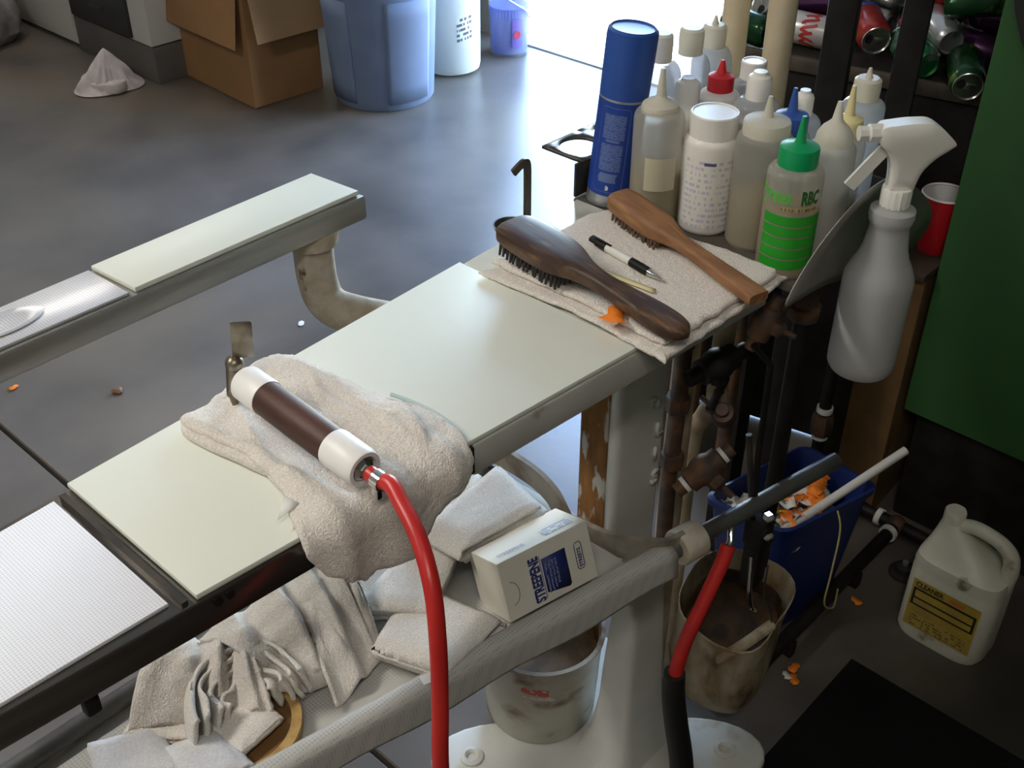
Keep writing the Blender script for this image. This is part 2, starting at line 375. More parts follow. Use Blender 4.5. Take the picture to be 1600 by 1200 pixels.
# four-lobed base
bs = B(); n = 96
bp = []
for i in range(n):
    a = 2 * math.pi * i / n; r = .11 + .18 * (.5 + .5 * math.cos(4 * (a - math.pi / 4))) ** 1.1
    bp.append((1.005 + r * math.cos(a), .735 + r * math.sin(a)))
base = bs.prism(bp, .002, .032, bev=.008, seg=3).build('pedestal_foot', CASTWHITE, sb, w=True)
for k in range(4):
    a = math.pi / 4 + k * math.pi / 2; c = (1.005 + .22 * math.cos(a), .735 + .22 * math.sin(a), .031)
    bo = B().lathe([(.02, 0), (.02, .006), (.012, .008), (.008, .004), (.008, .0)], Matrix.Translation(c), 20).build('bolt_boss', CASTWHITE, base, w=True)
    B().lathe([(0, .0005), (.008, .0005)], Matrix.Translation(c), 16).build('bolt_hole', BLACK, base, w=True)
# sleeve arm
ar = [(.36, 1.132), (.915, 1.137), (.905, 1.24), (.36, 1.222)]
tip = [(.36 - .07 * math.sin(R(a)), 1.177 + .045 * math.cos(R(a))) for a in range(15, 180, 15)]
arm = B().prism(ar + tip, .955, .992, bev=.004).build('sleeve_arm', STEEL, sb, w=True)
B().prism([(.553, 1.137), (.909, 1.142), (.9, 1.235), (.545, 1.224)], .9925, 1.0, bev=.002).build('sleeve_glass', GLASS, arm, w=True)
SC2 = gridmat('sleeve_screen_mesh', (.78, .76, .78), (.45, .43, .45), .0036, .28, .5, .28)
tip2 = [(.36 - .064 * math.sin(R(a)), 1.177 + .040 * math.cos(R(a))) for a in range(15, 180, 15)]
scr = B().prism([(.36, 1.137), (.545, 1.138), (.54, 1.222), (.36, 1.217)] + tip2, .9925, .9965, bev=.001).build('sleeve_screen', SC2, arm, w=True); scr['label'] = 'dished fine screen at the tip of the sleeve arm'
B().lathe([(0, .0), (.028, .0), (.034, .003), (.03, .0045), (.02, .0022), (0, .0018)], Matrix.Translation((.405, 1.18, .9955)) @ Matrix.Diagonal((1.5, .75, 1, 1)), 40).build('dished_rim', SC2, arm, w=True)
PIPEM = mat('old_cream_pipe', (.52, .46, .36), .75, c2=(.42, .35, .25), scale=35, c3=(.16, .1, .06), scale3=22, lo3=.64, hi3=.7, bump=.5, bscale=60, bdist=.003)
ap = B().tube([(.845, 1.175, .962), (.845, 1.175, .93), (.845, 1.172, .87), (.848, 1.155, .838), (.865, 1.115, .828), (.91, 1.02, .828), (.96, .90, .84), (.99, .78, .86), (1.0, .74, .89)], .0285, 20, smooth=6).build('arm_pipe', PIPEM, sb, w=True)
B().lathe([(.0285, -.02), (.036, -.018), (.039, 0), (.038, .006), (0, .006)], Matrix.Translation((.845, 1.175, .95)), 24).build('pipe_collar', PIPEM, ap, w=True)
# swing shelf: strap, rods, collars, net
strapm = mat('grimy_painted_iron', (.3, .27, .22), .6, c2=(.16, .12, .09), scale=20, bump=.3)
sp = catmull([(.95, .93, .63), (.945, .85, .635), (.938, .80, .628), (.932, .765, .60), (.93, .74, .605), (.93, .69, .612), (.935, .65, .625), (.955, .615, .63), (.985, .605, .63)], 8)
B().sweep(sp, [(-.004, -.018), (.004, -.018), (.004, .018), (-.004, .018)], up=(0, 0, 1)).build('strap', strapm, sb, w=True)
sp2 = catmull([(.94, .93, .60), (.93, .84, .60), (.926, .78, .585), (.922, .73, .575), (.923, .68, .58), (.935, .64, .6), (.965, .612, .61)], 8)
B().sweep(sp2, [(-.003, -.01), (.003, -.01), (.003, .01), (-.003, .01)], up=(0, 0, 1)).build('strap', strapm, sb, w=True)
RODM = mat('grey_rod', (.13, .13, .12), .4, .4, c2=(.09, .085, .08), scale=16)
d = Vector((.83, -.16, 0)).normalized()
cpt = Vector((.995, .604, .622))
B().tube([cpt - d * .9, cpt + d * .30], .0125, 18).build('rod', RODM, sb, w=True)
B().tube([Vector((.95, .935, .62)) - Vector((.95, .0, 0)), (.97, .935, .62)], .0125, 18).build('rod', RODM, sb, w=True)
COLLAR = mat('cream_collar', (.62, .57, .47), .55, c2=(.5, .42, .3), scale=30)
B().lathe([(.013, -.02), (.0245, -.02), (.026, -.017), (.026, .017), (.0245, .02), (.013, .02)], frame(cpt, d), 28).build('collar', COLLAR, sb, w=True)
NET = gridmat('grey_net', (.5, .49, .46), (.36, .35, .33), .0042, .7, 0, .3)
def netf(u, v):
    # u along the rods, v from the front hem over the front rod to the far rod
    x0 = cpt - d * (.035 + .92 * u)
    if v < .2:
        k = v / .2; return x0 + Vector((0, -.0165 - .003 * (1 - k), -.032 + .032 * k + .004 * math.sin(u * 26) * (1 - k)))
    if v < .4:
        a = (v - .2) / .2 * 2.4; return x0 + Vector((0, -.0165 * math.cos(a), .0165 * math.sin(a)))
    k = (v - .4) / .6; y1 = .93
    yy = x0.y + .0122 + (y1 - x0.y - .0122) * k
    return Vector((x0.x * (1 - k * .02), yy, .6335 - .036 * math.sin(math.pi * min(.55, k * 4.5)) ** 1.0 * (1 - .25 * k) + .0012 * nz3(x0.x * 30, yy * 30)))
B().grid(60, 40, netf).build('net_shelf', NET, sb, w=True, solid=.001, sharp=80)
# bottle tray at the wide end
TRAYM = mat('grimy_tray', (.16, .14, .12), .5, .3, c2=(.1, .085, .07), scale=18)
tr = B().box((1.255, .738, .986), (.295, .366, .012), bev=.003).build('tray', TRAYM, sb, w=True)
B().box((1.255, .9185, 1.018), (.295, .005, .05), bev=.002).build('tray_wall', DARKSTEEL, tr, w=True)
B().box((1.40, .735, 1.005), (.004, .355, .03), bev=.0015).build('tray_wall', DARKSTEEL, tr, w=True)
# holed flange: quads around round holes
fl = B(); hz = 1.045
for k in range(3):
    cxh = 1.155 + .075 * k; cyh = .952; hw = .0375; hh = .037; ns_ = 32
    for i in range(ns_):
        def ring(i, out):
            a = 2 * math.pi * i / ns_; ca, sa = math.cos(a), math.sin(a)
            if not out: return Vector((cxh + .028 * ca, cyh + .028 * sa, hz))
            m_ = max(abs(ca) / hw, abs(sa) / hh); return Vector((cxh + ca / m_, cyh + sa / m_, hz))
        fl.poly([ring(i, 0), ring(i + 1, 0), ring(i + 1, 1), ring(i, 1)])
bmesh.ops.remove_doubles(fl.bm, verts=fl.bm.verts, dist=.0002)
fl.build('bottle_holder', DARKSTEEL, tr, w=True, solid=.004)
# bent hook with dish on the far side
B().sweep(catmull([(1.004, .912, .97), (1.004, .912, 1.0), (1.004, .912, 1.05), (1.003, .912, 1.078), (.998, .913, 1.083), (.99, .914, 1.08), (.98, .915, 1.074)], 6), [(-.0055, -.002), (.0055, -.002), (.0055, .002), (-.0055, .002)], up=(0, 1, 0)).build('hook', DARKSTEEL, sb, w=True)
B().lathe([(.004, -.014), (.02, -.01), (.0245, 0), (.0225, 0), (.018, -.008), (0, -.01)], Matrix.Translation((1.0, .938, .985)), 28).build('hook_dish', DARKSTEEL, sb, w=True)
# curved sheet-metal side guard
GUARD = mat('dull_sheet_metal', (.3, .29, .265), .42, .4, c2=(.25, .24, .22), scale=12)
out = [Vector((a, b_, 0)) for a, b_ in [(1.05, 1.0), (1.075, 1.035), (1.10, 1.068), (1.135, 1.102), (1.175, 1.116), (1.235, 1.108), (1.30, 1.075), (1.375, 1.03), (1.425, .985), (1.44, .95), (1.42, .925), (1.37, .922), (1.30, .94), (1.22, .962), (1.15, .983), (1.09, .992)]]
out = catmull(out, 5, closed=True)
gd = B(); cg = Vector((1.22, 1.02, 0)); prev = None
for k in (1, .75, .5, .25):
    ring = [cg + (q - cg) * k for q in out]
    vs = [gd.bm.verts.new((q.x, .548 - .022 * max(0, (q.y - 1.02) / .09) ** 1.5 + .014 * max(0, (1.02 - q.y) / .09) ** 2 - .004 * ((q.x - 1.22) / .2) ** 2, q.y)) for q in ring]
    if prev:
        for i in range(len(vs)): gd.bm.faces.new((prev[i], prev[(i + 1) % len(vs)], vs[(i + 1) % len(vs)], vs[i]))
    prev = vs
gd.bm.faces.new(prev)
gd.build('side_guard', GUARD, tr, w=True, solid=.0015, sharp=60)
# ------------------------------------------------------------------ bottles on the tray
ZB = .9925
CLOUD = plastic_clear('cloudy_plastic', (.8, .78, .72), .62)
CLOUDW = plastic_clear('milky_plastic', (.76, .75, .7), .3)
CLOUDG = plastic_clear('bluish_clear_plastic', (.68, .7, .72), .5, .15)
NAT = mat('natural_cap_plastic', (.78, .74, .63), .45, transl=.3)
OPW = mat('opaque_white_plastic', (.82, .79, .73), .35)
def liquid(c, name): return mat(name, c, .15, transl=.55)
YEL = liquid((.58, .4, .08), 'amber_liquid'); PALE = liquid((.5, .42, .16), 'straw_liquid'); CLR = liquid((.55, .55, .5), 'pale_liquid')
def body_prof(r, hs, rn, hn, foot=.004):
    pr = [(0, 0), (r - foot, 0), (r - .001, .003), (r, .007), (r, hs)]
    for k in range(1, 7):
        a = k / 6 * math.pi / 2; pr.append((rn + (r - rn) * math.cos(a), hs + (hn - hs) * .85 * math.sin(a)))
    return pr + [(rn, hn)]
def bottle(label, x, y, r, hs, hn, bodym, capm, cap, htop, tip=None, rn=.014, rc=.017, liq=None, lvl=0, name='squeeze_bottle', tilt=None, group=None, ridged=True):
    t = thing(name, label, 'bottle', M=frame((x, y, ZB), tilt or (0, 0, 1)), group=group)
    bd = B().lathe(body_prof(r, hs, rn, hn), seg=36).build('body', bodym, t)
    if liq: B().lathe([(0, .002), (r - .005, .002), (r - .002, .006), (r - .002, lvl), (0, lvl)], seg=32).build('liquid', liq, t)
    c = B(); rib = (lambda a, z: 1 + .012 * math.cos(a * 28)) if ridged else None
    if cap == 'cone':
        c.lathe([(0, hn - .004), (rc, hn - .004), (rc, htop - .0075), (rc * .96, htop - .005), (rc * .6, htop - .0025), (.0072, htop - .0005), (.0062, htop + .002), (.0025, tip), (0, tip)], seg=40, bump=lambda a, z: 1 + (.012 * math.cos(a * 28) if z < htop - .008 else 0))
    elif cap == 'flat':
        c.lathe([(0, hn - .004), (rc, hn - .004), (rc, htop - .0015), (rc - .0015, htop), (rc - .003, htop), (rc - .004, htop - .0012), (0, htop - .0012)], seg=48, bump=rib)
    elif cap == 'flip':
        c.lathe([(0, hn - .004), (rc, hn - .004), (rc, htop - .01), (rc - .002, htop - .006), (rc * .6, htop - .004), (rc * .55, htop), (0, htop)], seg=36)
    elif cap == 'dome':      # one-piece cap, dome flowing into a spout
        c.lathe([(0, hn - .006), (rc, hn - .006), (rc, hn), (rc * .95, hn + .35 * (htop - hn)), (rc * .72, hn + .75 * (htop - hn)), (.010, htop), (.0065, htop + .004), (.003, tip), (0, tip)], seg=36)
    elif cap == 'thimble':
        c.lathe([(0, hn - .004), (rc, hn - .004), (rc * 1.06, htop - .012), (rc * 1.02, htop - .003), (rc * .8, htop), (0, htop)], seg=32)
        if tip: c.lathe([(0, htop - .002), (.005, htop - .001), (.002, tip), (0, tip)], seg=12)
    c.build('cap', capm, t)
    return t
# front row
G = 'chemical bottles on the tray'
sq2 = bottle('cloudy squeeze bottle half full of straw liquid beside the blue spray can', 1.131, .802, .0325, .142, .158, CLOUD, NAT, 'dome', .168, .207, rn=.022, rc=.024, liq=PALE, lvl=.075, group=G)
B().grid(10, 8, lambda u, v: Vector((.0329 * math.cos(R(-170 + u * 75)), .0329 * math.sin(R(-170 + u * 75)), .055 + .045 * v))).build('reflection_patch', mat('reflection_tint', (.6, .55, .4), .7), sq2, normals=False)  # pale window reflection, painted as a curved patch on the bottle
lb = bottle('opaque white bottle with wide white screw lid and faint blue print', 1.165, .742, .036, .118, .132, OPW, OPW, 'flat', .158, rn=.027, rc=.031, name='chemical_bottle', group=G)
LBL = printmat('faint_blue_print', (.82, .79, .73), (.56, .55, .68), 12, 22, .5, .5)
B().grid(24, 2, lambda u, v: Vector((.0363 * math.cos(R(-200 + u * 130)), .0363 * math.sin(R(-200 + u * 130)), .012 + .096 * v))).build('printed_label', LBL, lb, normals=False)
B().grid(8, 2, lambda u, v: Vector((.0365 * math.cos(R(-158 + u * 24)), .0365 * math.sin(R(-158 + u * 24)), .099 + .004 * v))).build('heading_print', mat('dark_blue_ink', (.1, .1, .25), .6), lb, normals=False)
bottle('milky squeeze bottle with off-white cone nozzle between the printed white bottle and green-capped bottle', 1.17, .67, .035, .138, .152, CLOUD, NAT, 'cone', .17, .195, rn=.026, rc=.029, liq=PALE, lvl=.072, group=G)
gr = bottle('clear squeeze bottle with green cap and green striped label', 1.135, .603, .0335, .128, .143, CLOUD, mat('green_cap', (.0, .32, .1), .35), 'cone', .168, .199, rn=.02, rc=.0235, liq=YEL, lvl=.088, group=G)
GRN = mat('green_print', (.02, .34, .02), .5); GR2 = mat('bright_green_print', (.1, .5, .08), .5); GR3 = mat('dark_green_print', (.02, .14, .03), .5)
for k in range(5):
    B().grid(20, 1, lambda u, v: Vector((.0338 * math.cos(R(-210 + u * 150)), .0338 * math.sin(R(-210 + u * 150)), .016 + .0145 * k + .0125 * v))).build('label_stripe', GRN, gr, normals=False)
def wrap(r, a0, z0, kx=1): return lambda a, b_: Vector((r * math.cos(R(a0) + a / r), r * math.sin(R(a0) + a / r), z0 + b_))
B().mesh_text('Pyratex', .026, wrap(.0340, -226, .103), bold=.0007, width=.56).build('lettering', GR2, gr, normals=False)
B().mesh_text('RBC', .023, wrap(.0340, -133, .103), bold=.0013, width=.56).build('lettering', GR3, gr, normals=False)
B().grid(12, 1, lambda u, v: Vector((.0338 * math.cos(R(-170 + u * 75)), .0338 * math.sin(R(-170 + u * 75)), .0935 + .005 * v))).build('small_print', printmat('brown_small_print', (.45, .38, .18), (.16, .1, .03), 1, 22, .8, .5), gr, normals=False)
# second and third rows
bottle('milky squeeze bottle with natural spout behind the green-capped bottle', 1.205, .597, .029, .135, .15, CLOUDW, NAT, 'dome', .172, .198, rn=.02, rc=.0225, liq=CLR, lvl=.09, group=G)
bottle('squeeze bottle with pale yellow cone cap', 1.265, .612, .0265, .12, .135, CLOUD, mat('pale_yellow_cap', (.76, .66, .34), .45), 'cone', .16, .197, rn=.016, rc=.0185, liq=PALE, lvl=.06, group=G)
bottle('tall cloudy bottle with creamy tapered cap at the guard end of the tray', 1.325, .624, .0275, .148, .162, CLOUDG, NAT, 'thimble', .188, .2, rn=.015, rc=.0165, group=G)
bottle('squeeze bottle with blue cone cap', 1.235, .674, .027, .118, .132, CLOUDG, mat('blue_cap', (.03, .09, .36), .4), 'cone', .157, .186, rn=.019, rc=.0215, liq=CLR, lvl=.08, group=G)
bottle('cloudy bottle with a small white flip cap', 1.30, .695, .026, .112, .13, CLOUDG, OPW, 'flip', .16, rn=.0105, rc=.0125, group=G)
bottle('clear bottle of amber liquid with white push cap', 1.25, .735, .03, .142, .155, CLOUDG, OPW, 'flip', .188, rn=.013, rc=.016, liq=YEL, lvl=.125, group=G)
rd = bottle('opaque white bottle with red pointed cap', 1.28, .812, .0295, .122, .138, OPW, mat('red_cap', (.62, .02, .025), .35), 'cone', .16, .176, rn=.015, rc=.0178, group=G)
wh = bottle('white bottle with white snap cap and red print beside the printed white bottle', 1.215, .82, .0285, .118, .138, OPW, OPW, 'flip', .168, rn=.014, rc=.0165, group=G)
B().grid(8, 1, lambda u, v: Vector((.0288 * math.cos(R(-150 + u * 60)), .0288 * math.sin(R(-150 + u * 60)), .085 + .012 * v))).build('red_print', printmat('dark_red_print', (.8, .77, .7), (.35, .03, .03), 1, 9, .9, .55), wh, normals=False)
bottle('squat bottle with flat white screw cap in front of the insulated pipes', 1.34, .80, .0255, .125, .142, CLOUDG, OPW, 'flat', .163, rn=.014, rc=.0175, group=G)
bottle('round-shouldered clear bottle with tall natural cap at the rear of the tray', 1.30, .879, .0295, .142, .168, CLOUDG, NAT, 'thimble', .2, rn=.0145, rc=.0165, group=G)
bottle('round-shouldered clear bottle with pointed natural cap by the insulated pipe', 1.365, .885, .0285, .135, .16, CLOUDG, NAT, 'thimble', .188, .2, rn=.0145, rc=.0165, group=G)
bottle('round-shouldered clear bottle half hidden behind the blue spray can', 1.24, .884, .0285, .145, .172, CLOUDG, NAT, 'thimble', .206, rn=.0125, rc=.014, group=G)
# aerosol can
ac = thing('aerosol_can', 'tall silver spray can with a blue label and blue cap', 'spray can', M=frame((1.138, .881, ZB), (.055, -.06, 1)))
SILV = mat('can_silver', (.55, .56, .58), .3, .85)
B().lathe([(0, .004), (.028, .004), (.03, 0), (.0325, .002), (.032, .006), (.032, .148), (.0325, .151), (.0305, .156), (.026, .16), (0, .16)], seg=40).build('body', SILV, ac)
BLU = mat('blue_label_ink', (.012, .05, .3), .4); B2 = mat('pale_blue_ink', (.12, .18, .4), .5)
B().grid(30, 4, lambda u, v: Vector((.0324 * math.cos(R(-232 + u * 165)), .0324 * math.sin(R(-232 + u * 165)), .018 + .131 * v))).build('label', BLU, ac, normals=False)
def cyl(r, a0=-232, sc=165): return lambda u, z: Vector((r * math.cos(R(a0 + sc * u)), r * math.sin(R(a0 + sc * u)), z))
cw = cyl(.0326)
TXT = printmat('pale_blue_small_print', (.012, .05, .3), (.16, .22, .42), 16, 26, .62, .6)
B().grid(10, 2, lambda u, v: cw(.3 + .32 * u, .1 + .034 * v)).build('small_print', TXT, ac, normals=False)
B().grid(10, 2, lambda u, v: cw(.3 + .32 * u, .055 + .038 * v)).build('small_print', TXT, ac, normals=False)
B().grid(8, 1, lambda u, v: cw(.36 + .2 * u, .0955 + .003 * v)).build('heading_print', B2, ac, normals=False)
B().grid(8, 2, lambda u, v: cw(.33 + .26 * u + .02 * math.sin(v * 9), .038 + .013 * v)).build('heading_print', B2, ac, normals=False)
B().lathe([(.0, 0), (.0035, 0)], frame(cw(.46, .03) * 1.0, (-.9, -.2, 0)), 16).build('seal_print', mat('pale_ink', (.5, .52, .55), .5), ac, normals=False)
fr_ = B(); pts = [(.24, .03), (.27, .024), (.65, .024), (.68, .03), (.68, .136), (.65, .142), (.27, .142), (.24, .136), (.24, .03)]
fr_.tube([cw(a, z) for (a0_, z0_), (a1_, z1_) in zip(pts, pts[1:]) for a, z in [(a0_ + (a1_ - a0_) * k / 6, z0_ + (z1_ - z0_) * k / 6) for k in range(6)]] + [cw(*pts[0])], .0003, 5)
fr_.build('label_border', B2, ac)
B().lathe([(0, .15), (.0318, .15), (.0325, .154), (.0332, .23), (.0322, .237), (.029, .24), (.027, .238), (0, .237)], seg=40).build('cap', mat('blue_spray_cap', (.02, .08, .36), .45), ac)
# ------------------------------------------------------------------ hanging trigger sprayer
tsm = frame((1.185, .498, .868), (0, 0, 1))
ts = thing('trigger_spray_bottle', 'translucent spray bottle with white trigger head hooked on the metal guard', 'spray bottle', M=tsm)
B().lathe([(0, .004), (.030, .003), (.038, .001), (.042, .008), (.0425, .02), (.0425, .125), (.042, .135), (.036, .15), (.031, .16), (.0265, .175), (.0235, .196), (.0232, .205), (.0255, .209), (.027, .216), (.0262, .224), (.018, .228), (.0155, .238), (0, .238)], seg=40).build('body', plastic_clear('frosted_bottle', (.6, .61, .6), .12, .35, .3), ts)
B().lathe([(0, .004), (.036, .004), (.0405, .012), (.0405, .112), (0, .112)], seg=32).build('liquid', mat('cleaner', (.55, .56, .54), .2, transl=.4), ts)
B().lathe([(0, .23), (.0175, .23), (.0175, .25), (.0165, .252), (0, .252)], seg=40, bump=lambda a, z: 1 + .03 * math.cos(a * 24)).build('collar', WPLAST, ts)
hd = Vector((-.72, .69, 0)).normalized(); hx = Vector((0, 0, 1)).cross(hd)
prof_ = catmull([(x, z, 0) for x, z in [(.0135, .25), (.0135, .266), (.0165, .285), (.026, .301), (.034, .309), (.0345, .327), (.020, .331), (-.006, .333), (-.026, .330), (-.052, .309), (-.049, .301), (-.034, .289), (-.021, .272), (-.0155, .25)]], 4)
hb = B(); LR = [[hb.bm.verts.new(hd * (-.006 + (q.x + .006) * k) + hx * s_ * (.0105 + .0035 * max(0, (q.y - .29) / .04)) * w_ + Vector((0, 0, .292 + (q.y - .292) * k))) for q in prof_] for s_, k, w_ in ((-1, .6, 1.0), (-1, .9, .97), (-1, 1, .75), (1, 1, .75), (1, .9, .97), (1, .6, 1.0))]
for A, C in zip(LR, LR[1:]):
    for i in range(len(A)): hb.bm.faces.new((A[i], A[(i + 1) % len(A)], C[(i + 1) % len(A)], C[i]))
hb.bm.faces.new(LR[0]); hb.bm.faces.new(LR[-1][::-1])
hb.build('spray_head', WPLAST, ts, sharp=50)
nz_ = Vector((0, 0, .319)) + hd * .032
B().lathe([(0, 0), (.0105, 0), (.0105, .014), (.008, .016), (.0085, .026), (0, .026)], frame(nz_, hd), 24, bump=lambda a, z: 1 + .04 * math.cos(a * 8)).build('nozzle', WPLAST, ts)
tgp = [hd * .02 + Vector((0, 0, .305)), hd * .03 + Vector((0, 0, .292)), hd * .042 + Vector((0, 0, .276)), hd * .058 + Vector((0, 0, .254))]
B().sweep(catmull(tgp, 5), [(-.002, -.0075), (.002, -.0075), (.003, 0), (.002, .0075), (-.002, .0075)], up=None).build('trigger', WPLAST, ts)

# ------------------------------------------------------------------ cloth helpers
def rpoly(pts, rad, m=9):
    P_ = [Vector((p[0], p[1], 0)) for p in pts]; out = []
    for i, b_ in enumerate(P_):
        a, d_ = P_[i - 1], P_[(i + 1) % len(P_)]; ra = min(rad, (a - b_).length * .45); rd_ = min(rad, (d_ - b_).length * .45)
        u, v = (a - b_).normalized() * ra, (d_ - b_).normalized() * rd_
        for j in range(5): t = j / 4; out.append(b_ + u * (1 - t) ** 2 + v * t * t)
        e = d_ + (b_ - d_).normalized() * min(rad, (d_ - b_).length * .45); s_ = b_ + v
        for j in range(1, m): out.append(s_.lerp(e, j / m))
    return out
def pad(b, outline, z0, th, seed=0, amp=.004, n=6, fr=18, edge=.004, drape=None, top=None, rings=26, freq=9, rad=0):
    o = rpoly(outline, rad, n + 4) if rad else catmull([(p[0], p[1], 0) for p in outline], n, closed=True); N = len(o)
    c = sum(o, Vector()) / N; RG = []
    for i, q in enumerate(o):
        k = 1 + .03 * nz3(q.x * 60 + seed, q.y * 60) + .012 * nz3(q.x * 220, q.y * 220, seed); o[i] = c + (q - c) * k
    prof = [(.95, 0), (.985, .08), (1, .3), (1, .6), (.988, .85), (.965, .97)] + [(.95 * (1 - i / rings), 1) for i in range(1, rings)]
    for s_, h in prof:
        ring = []
        for q in o:
            p = c + (q - c) * s_
            dd = min(1, (1 - s_) / .25)
            f1 = nz3(p.x * freq + seed, p.y * freq, seed) * amp + abs(nz3(p.x * fr, p.y * fr + seed, 3)) * amp * .8
            fine = nz3(p.x * 420, p.y * 420, h) * .0011 + nz3(p.x * 190, p.y * 190, seed) * .0009
            z = z0 + th * h + (f1 * (.4 + .6 * dd) if h > .5 else 0) + fine
            if top and h > .5: z += top(p.x, p.y) * min(1, .35 + dd)
            v = Vector((p.x, p.y, z)); v = drape(v) if drape else v
            ring.append(b.bm.verts.new(v))
        RG.append(ring)
    for A, C in zip(RG, RG[1:]):
        for i in range(N): b.bm.faces.new((A[i], A[(i + 1) % N], C[(i + 1) % N], C[i]))
    pz = c.copy(); pz.z = z0 + th + (top(c.x, c.y) if top else 0); pz = drape(pz) if drape else pz
    cv = b.bm.verts.new(pz); A = RG[-1]
    for i in range(N): b.bm.faces.new((A[i], A[(i + 1) % N], cv))
    b.bm.faces.new(RG[0][::-1]); return b
def shift(o, dx, dy, k=1):
    c = (sum(p[0] for p in o) / len(o), sum(p[1] for p in o) / len(o)); return [(c[0] + (p[0] - c[0]) * k + dx, c[1] + (p[1] - c[1]) * k + dy) for p in o]
def seg_d(x, y, a, b_):
    ax, ay = a; bx, by = b_; t = max(0, min(1, ((x - ax) * (bx - ax) + (y - ay) * (by - ay)) / ((bx - ax) ** 2 + (by - ay) ** 2)))
    return math.hypot(x - ax - t * (bx - ax), y - ay - t * (by - ay))
def ridge(x, y, a, b_, h, w_): d_ = seg_d(x, y, a, b_); return h * math.exp(-(d_ / w_) ** 2)
# towel under the gun, hanging over the near edge
EDGE = .636
def drape1(v):
    ye = .648 - (v.x - .307) * .069
    s_ = ye - v.y
    if s_ <= -.01: return v
    t = s_ + .01; rr = .016
    top_ = max(0, v.z - 1.004)
    ang = min(t / rr, math.pi / 2); rest = max(0, t - rr * math.pi / 2)
    R_ = rr + top_
    return Vector((v.x, ye + .01 - R_ * math.sin(ang) - .10 * rest - .10 * rest * math.sin(v.x * 75), 1.004 - rr + R_ * math.cos(ang) - rest))
_rw = random.Random(21)
CREASE = []
for k in range(26):
    x_ = _rw.uniform(.43, .60); y_ = _rw.uniform(.58, .85); a_ = R(90 + _rw.uniform(-35, 35)); l_ = _rw.uniform(.02, .05)
    CREASE.append(((x_ - l_ * math.cos(a_), y_ - l_ * math.sin(a_)), (x_ + l_ * math.cos(a_), y_ + l_ * math.sin(a_)), _rw.choice([-1, 1, 1]) * _rw.uniform(.0015, .0035), _rw.uniform(.005, .009)))
def topf(x, y):
    g = ridge(x, y, (.57, .87), (.56, .68), .010, .028) + ridge(x, y, (.58, .69), (.575, .60), .007, .02) + ridge(x, y, (.437, .85), (.452, .71), .006, .012) + ridge(x, y, (.452, .70), (.44, .60), .009, .016) + ridge(x, y, (.515, .66), (.505, .57), .008, .016)
    return g - ridge(x, y, (.49, .83), (.488, .66), .004, .016) + sum(ridge(x, y, a, b_, h, w_) for a, b_, h, w_ in CREASE)
t1 = thing('terry_towel', 'crumpled white terry towel under the wood-handled gun, hanging over the board edge', 'towel', (.5, .74, 1.003))
O1 = [(.432, .852), (.475, .862), (.545, .882), (.575, .866), (.588, .79), (.598, .73), (.612, .70), (.612, .655), (.602, .62), (.585, .598), (.55, .585), (.515, .565), (.465, .568), (.435, .592), (.41, .628), (.418, .66), (.436, .70), (.444, .77)]
pad(B(), shift(O1, .002, .004, .985), 1.0035, .005, 5, .0008, drape=drape1, n=10, rings=30).build('fold_layer', TERRY, t1, w=True, sharp=180)
pad(B(), O1, 1.009, .007, 3, .0012, drape=drape1, top=topf, n=10, rings=60).build('cloth', TERRY, t1, w=True, sharp=180)
fold = pad(B(), [(.425, .842), (.452, .853), (.47, .80), (.468, .72), (.452, .705), (.438, .76)], 1.005, .007, 8, .001, n=8).build('folded_corner', TERRY, t1, w=True, sharp=180)
B().tube([(.60, .73, 1.019), (.608, .71, 1.016), (.613, .685, 1.014), (.613, .66, 1.012), (.609, .637, 1.009)], .0022, 8, smooth=6).build('hem_stitching', mat('pale_blue_thread', (.5, .6, .6), .9), t1, w=True)
B().poly([(.428, .682, 1.022), (.408, .667, 1.014), (.432, .665, 1.02)]).build('care_tag', mat('thin_white_tag', (.8, .78, .75), .6), t1, w=True, solid=.0006)
# folded towel under the brushes
t2 = thing('folded_towel', 'square folded white towel carrying two brushes and a pen', 'towel', (.97, .71, 1.0))
pad(B(), [(.853, .84), (.862, .70), (.853, .585), (.87, .575), (.98, .572), (1.085, .572), (1.095, .585), (1.09, .70), (1.085, .81), (1.06, .85), (.96, .845), (.87, .845)], 1.003, .007, 11, .0015, n=10, rings=40).build('fold_layer', TERRY, t2, w=True, sharp=180)
pad(B(), [(.872, .838), (.876, .70), (.868, .60), (.885, .585), (.98, .58), (1.08, .58), (1.09, .60), (1.085, .70), (1.08, .80), (1.055, .84), (.96, .838), (.885, .842)], 1.0105, .008, 14, .002, n=10, rings=40).build('fold_layer', TERRY, t2, w=True, sharp=180)
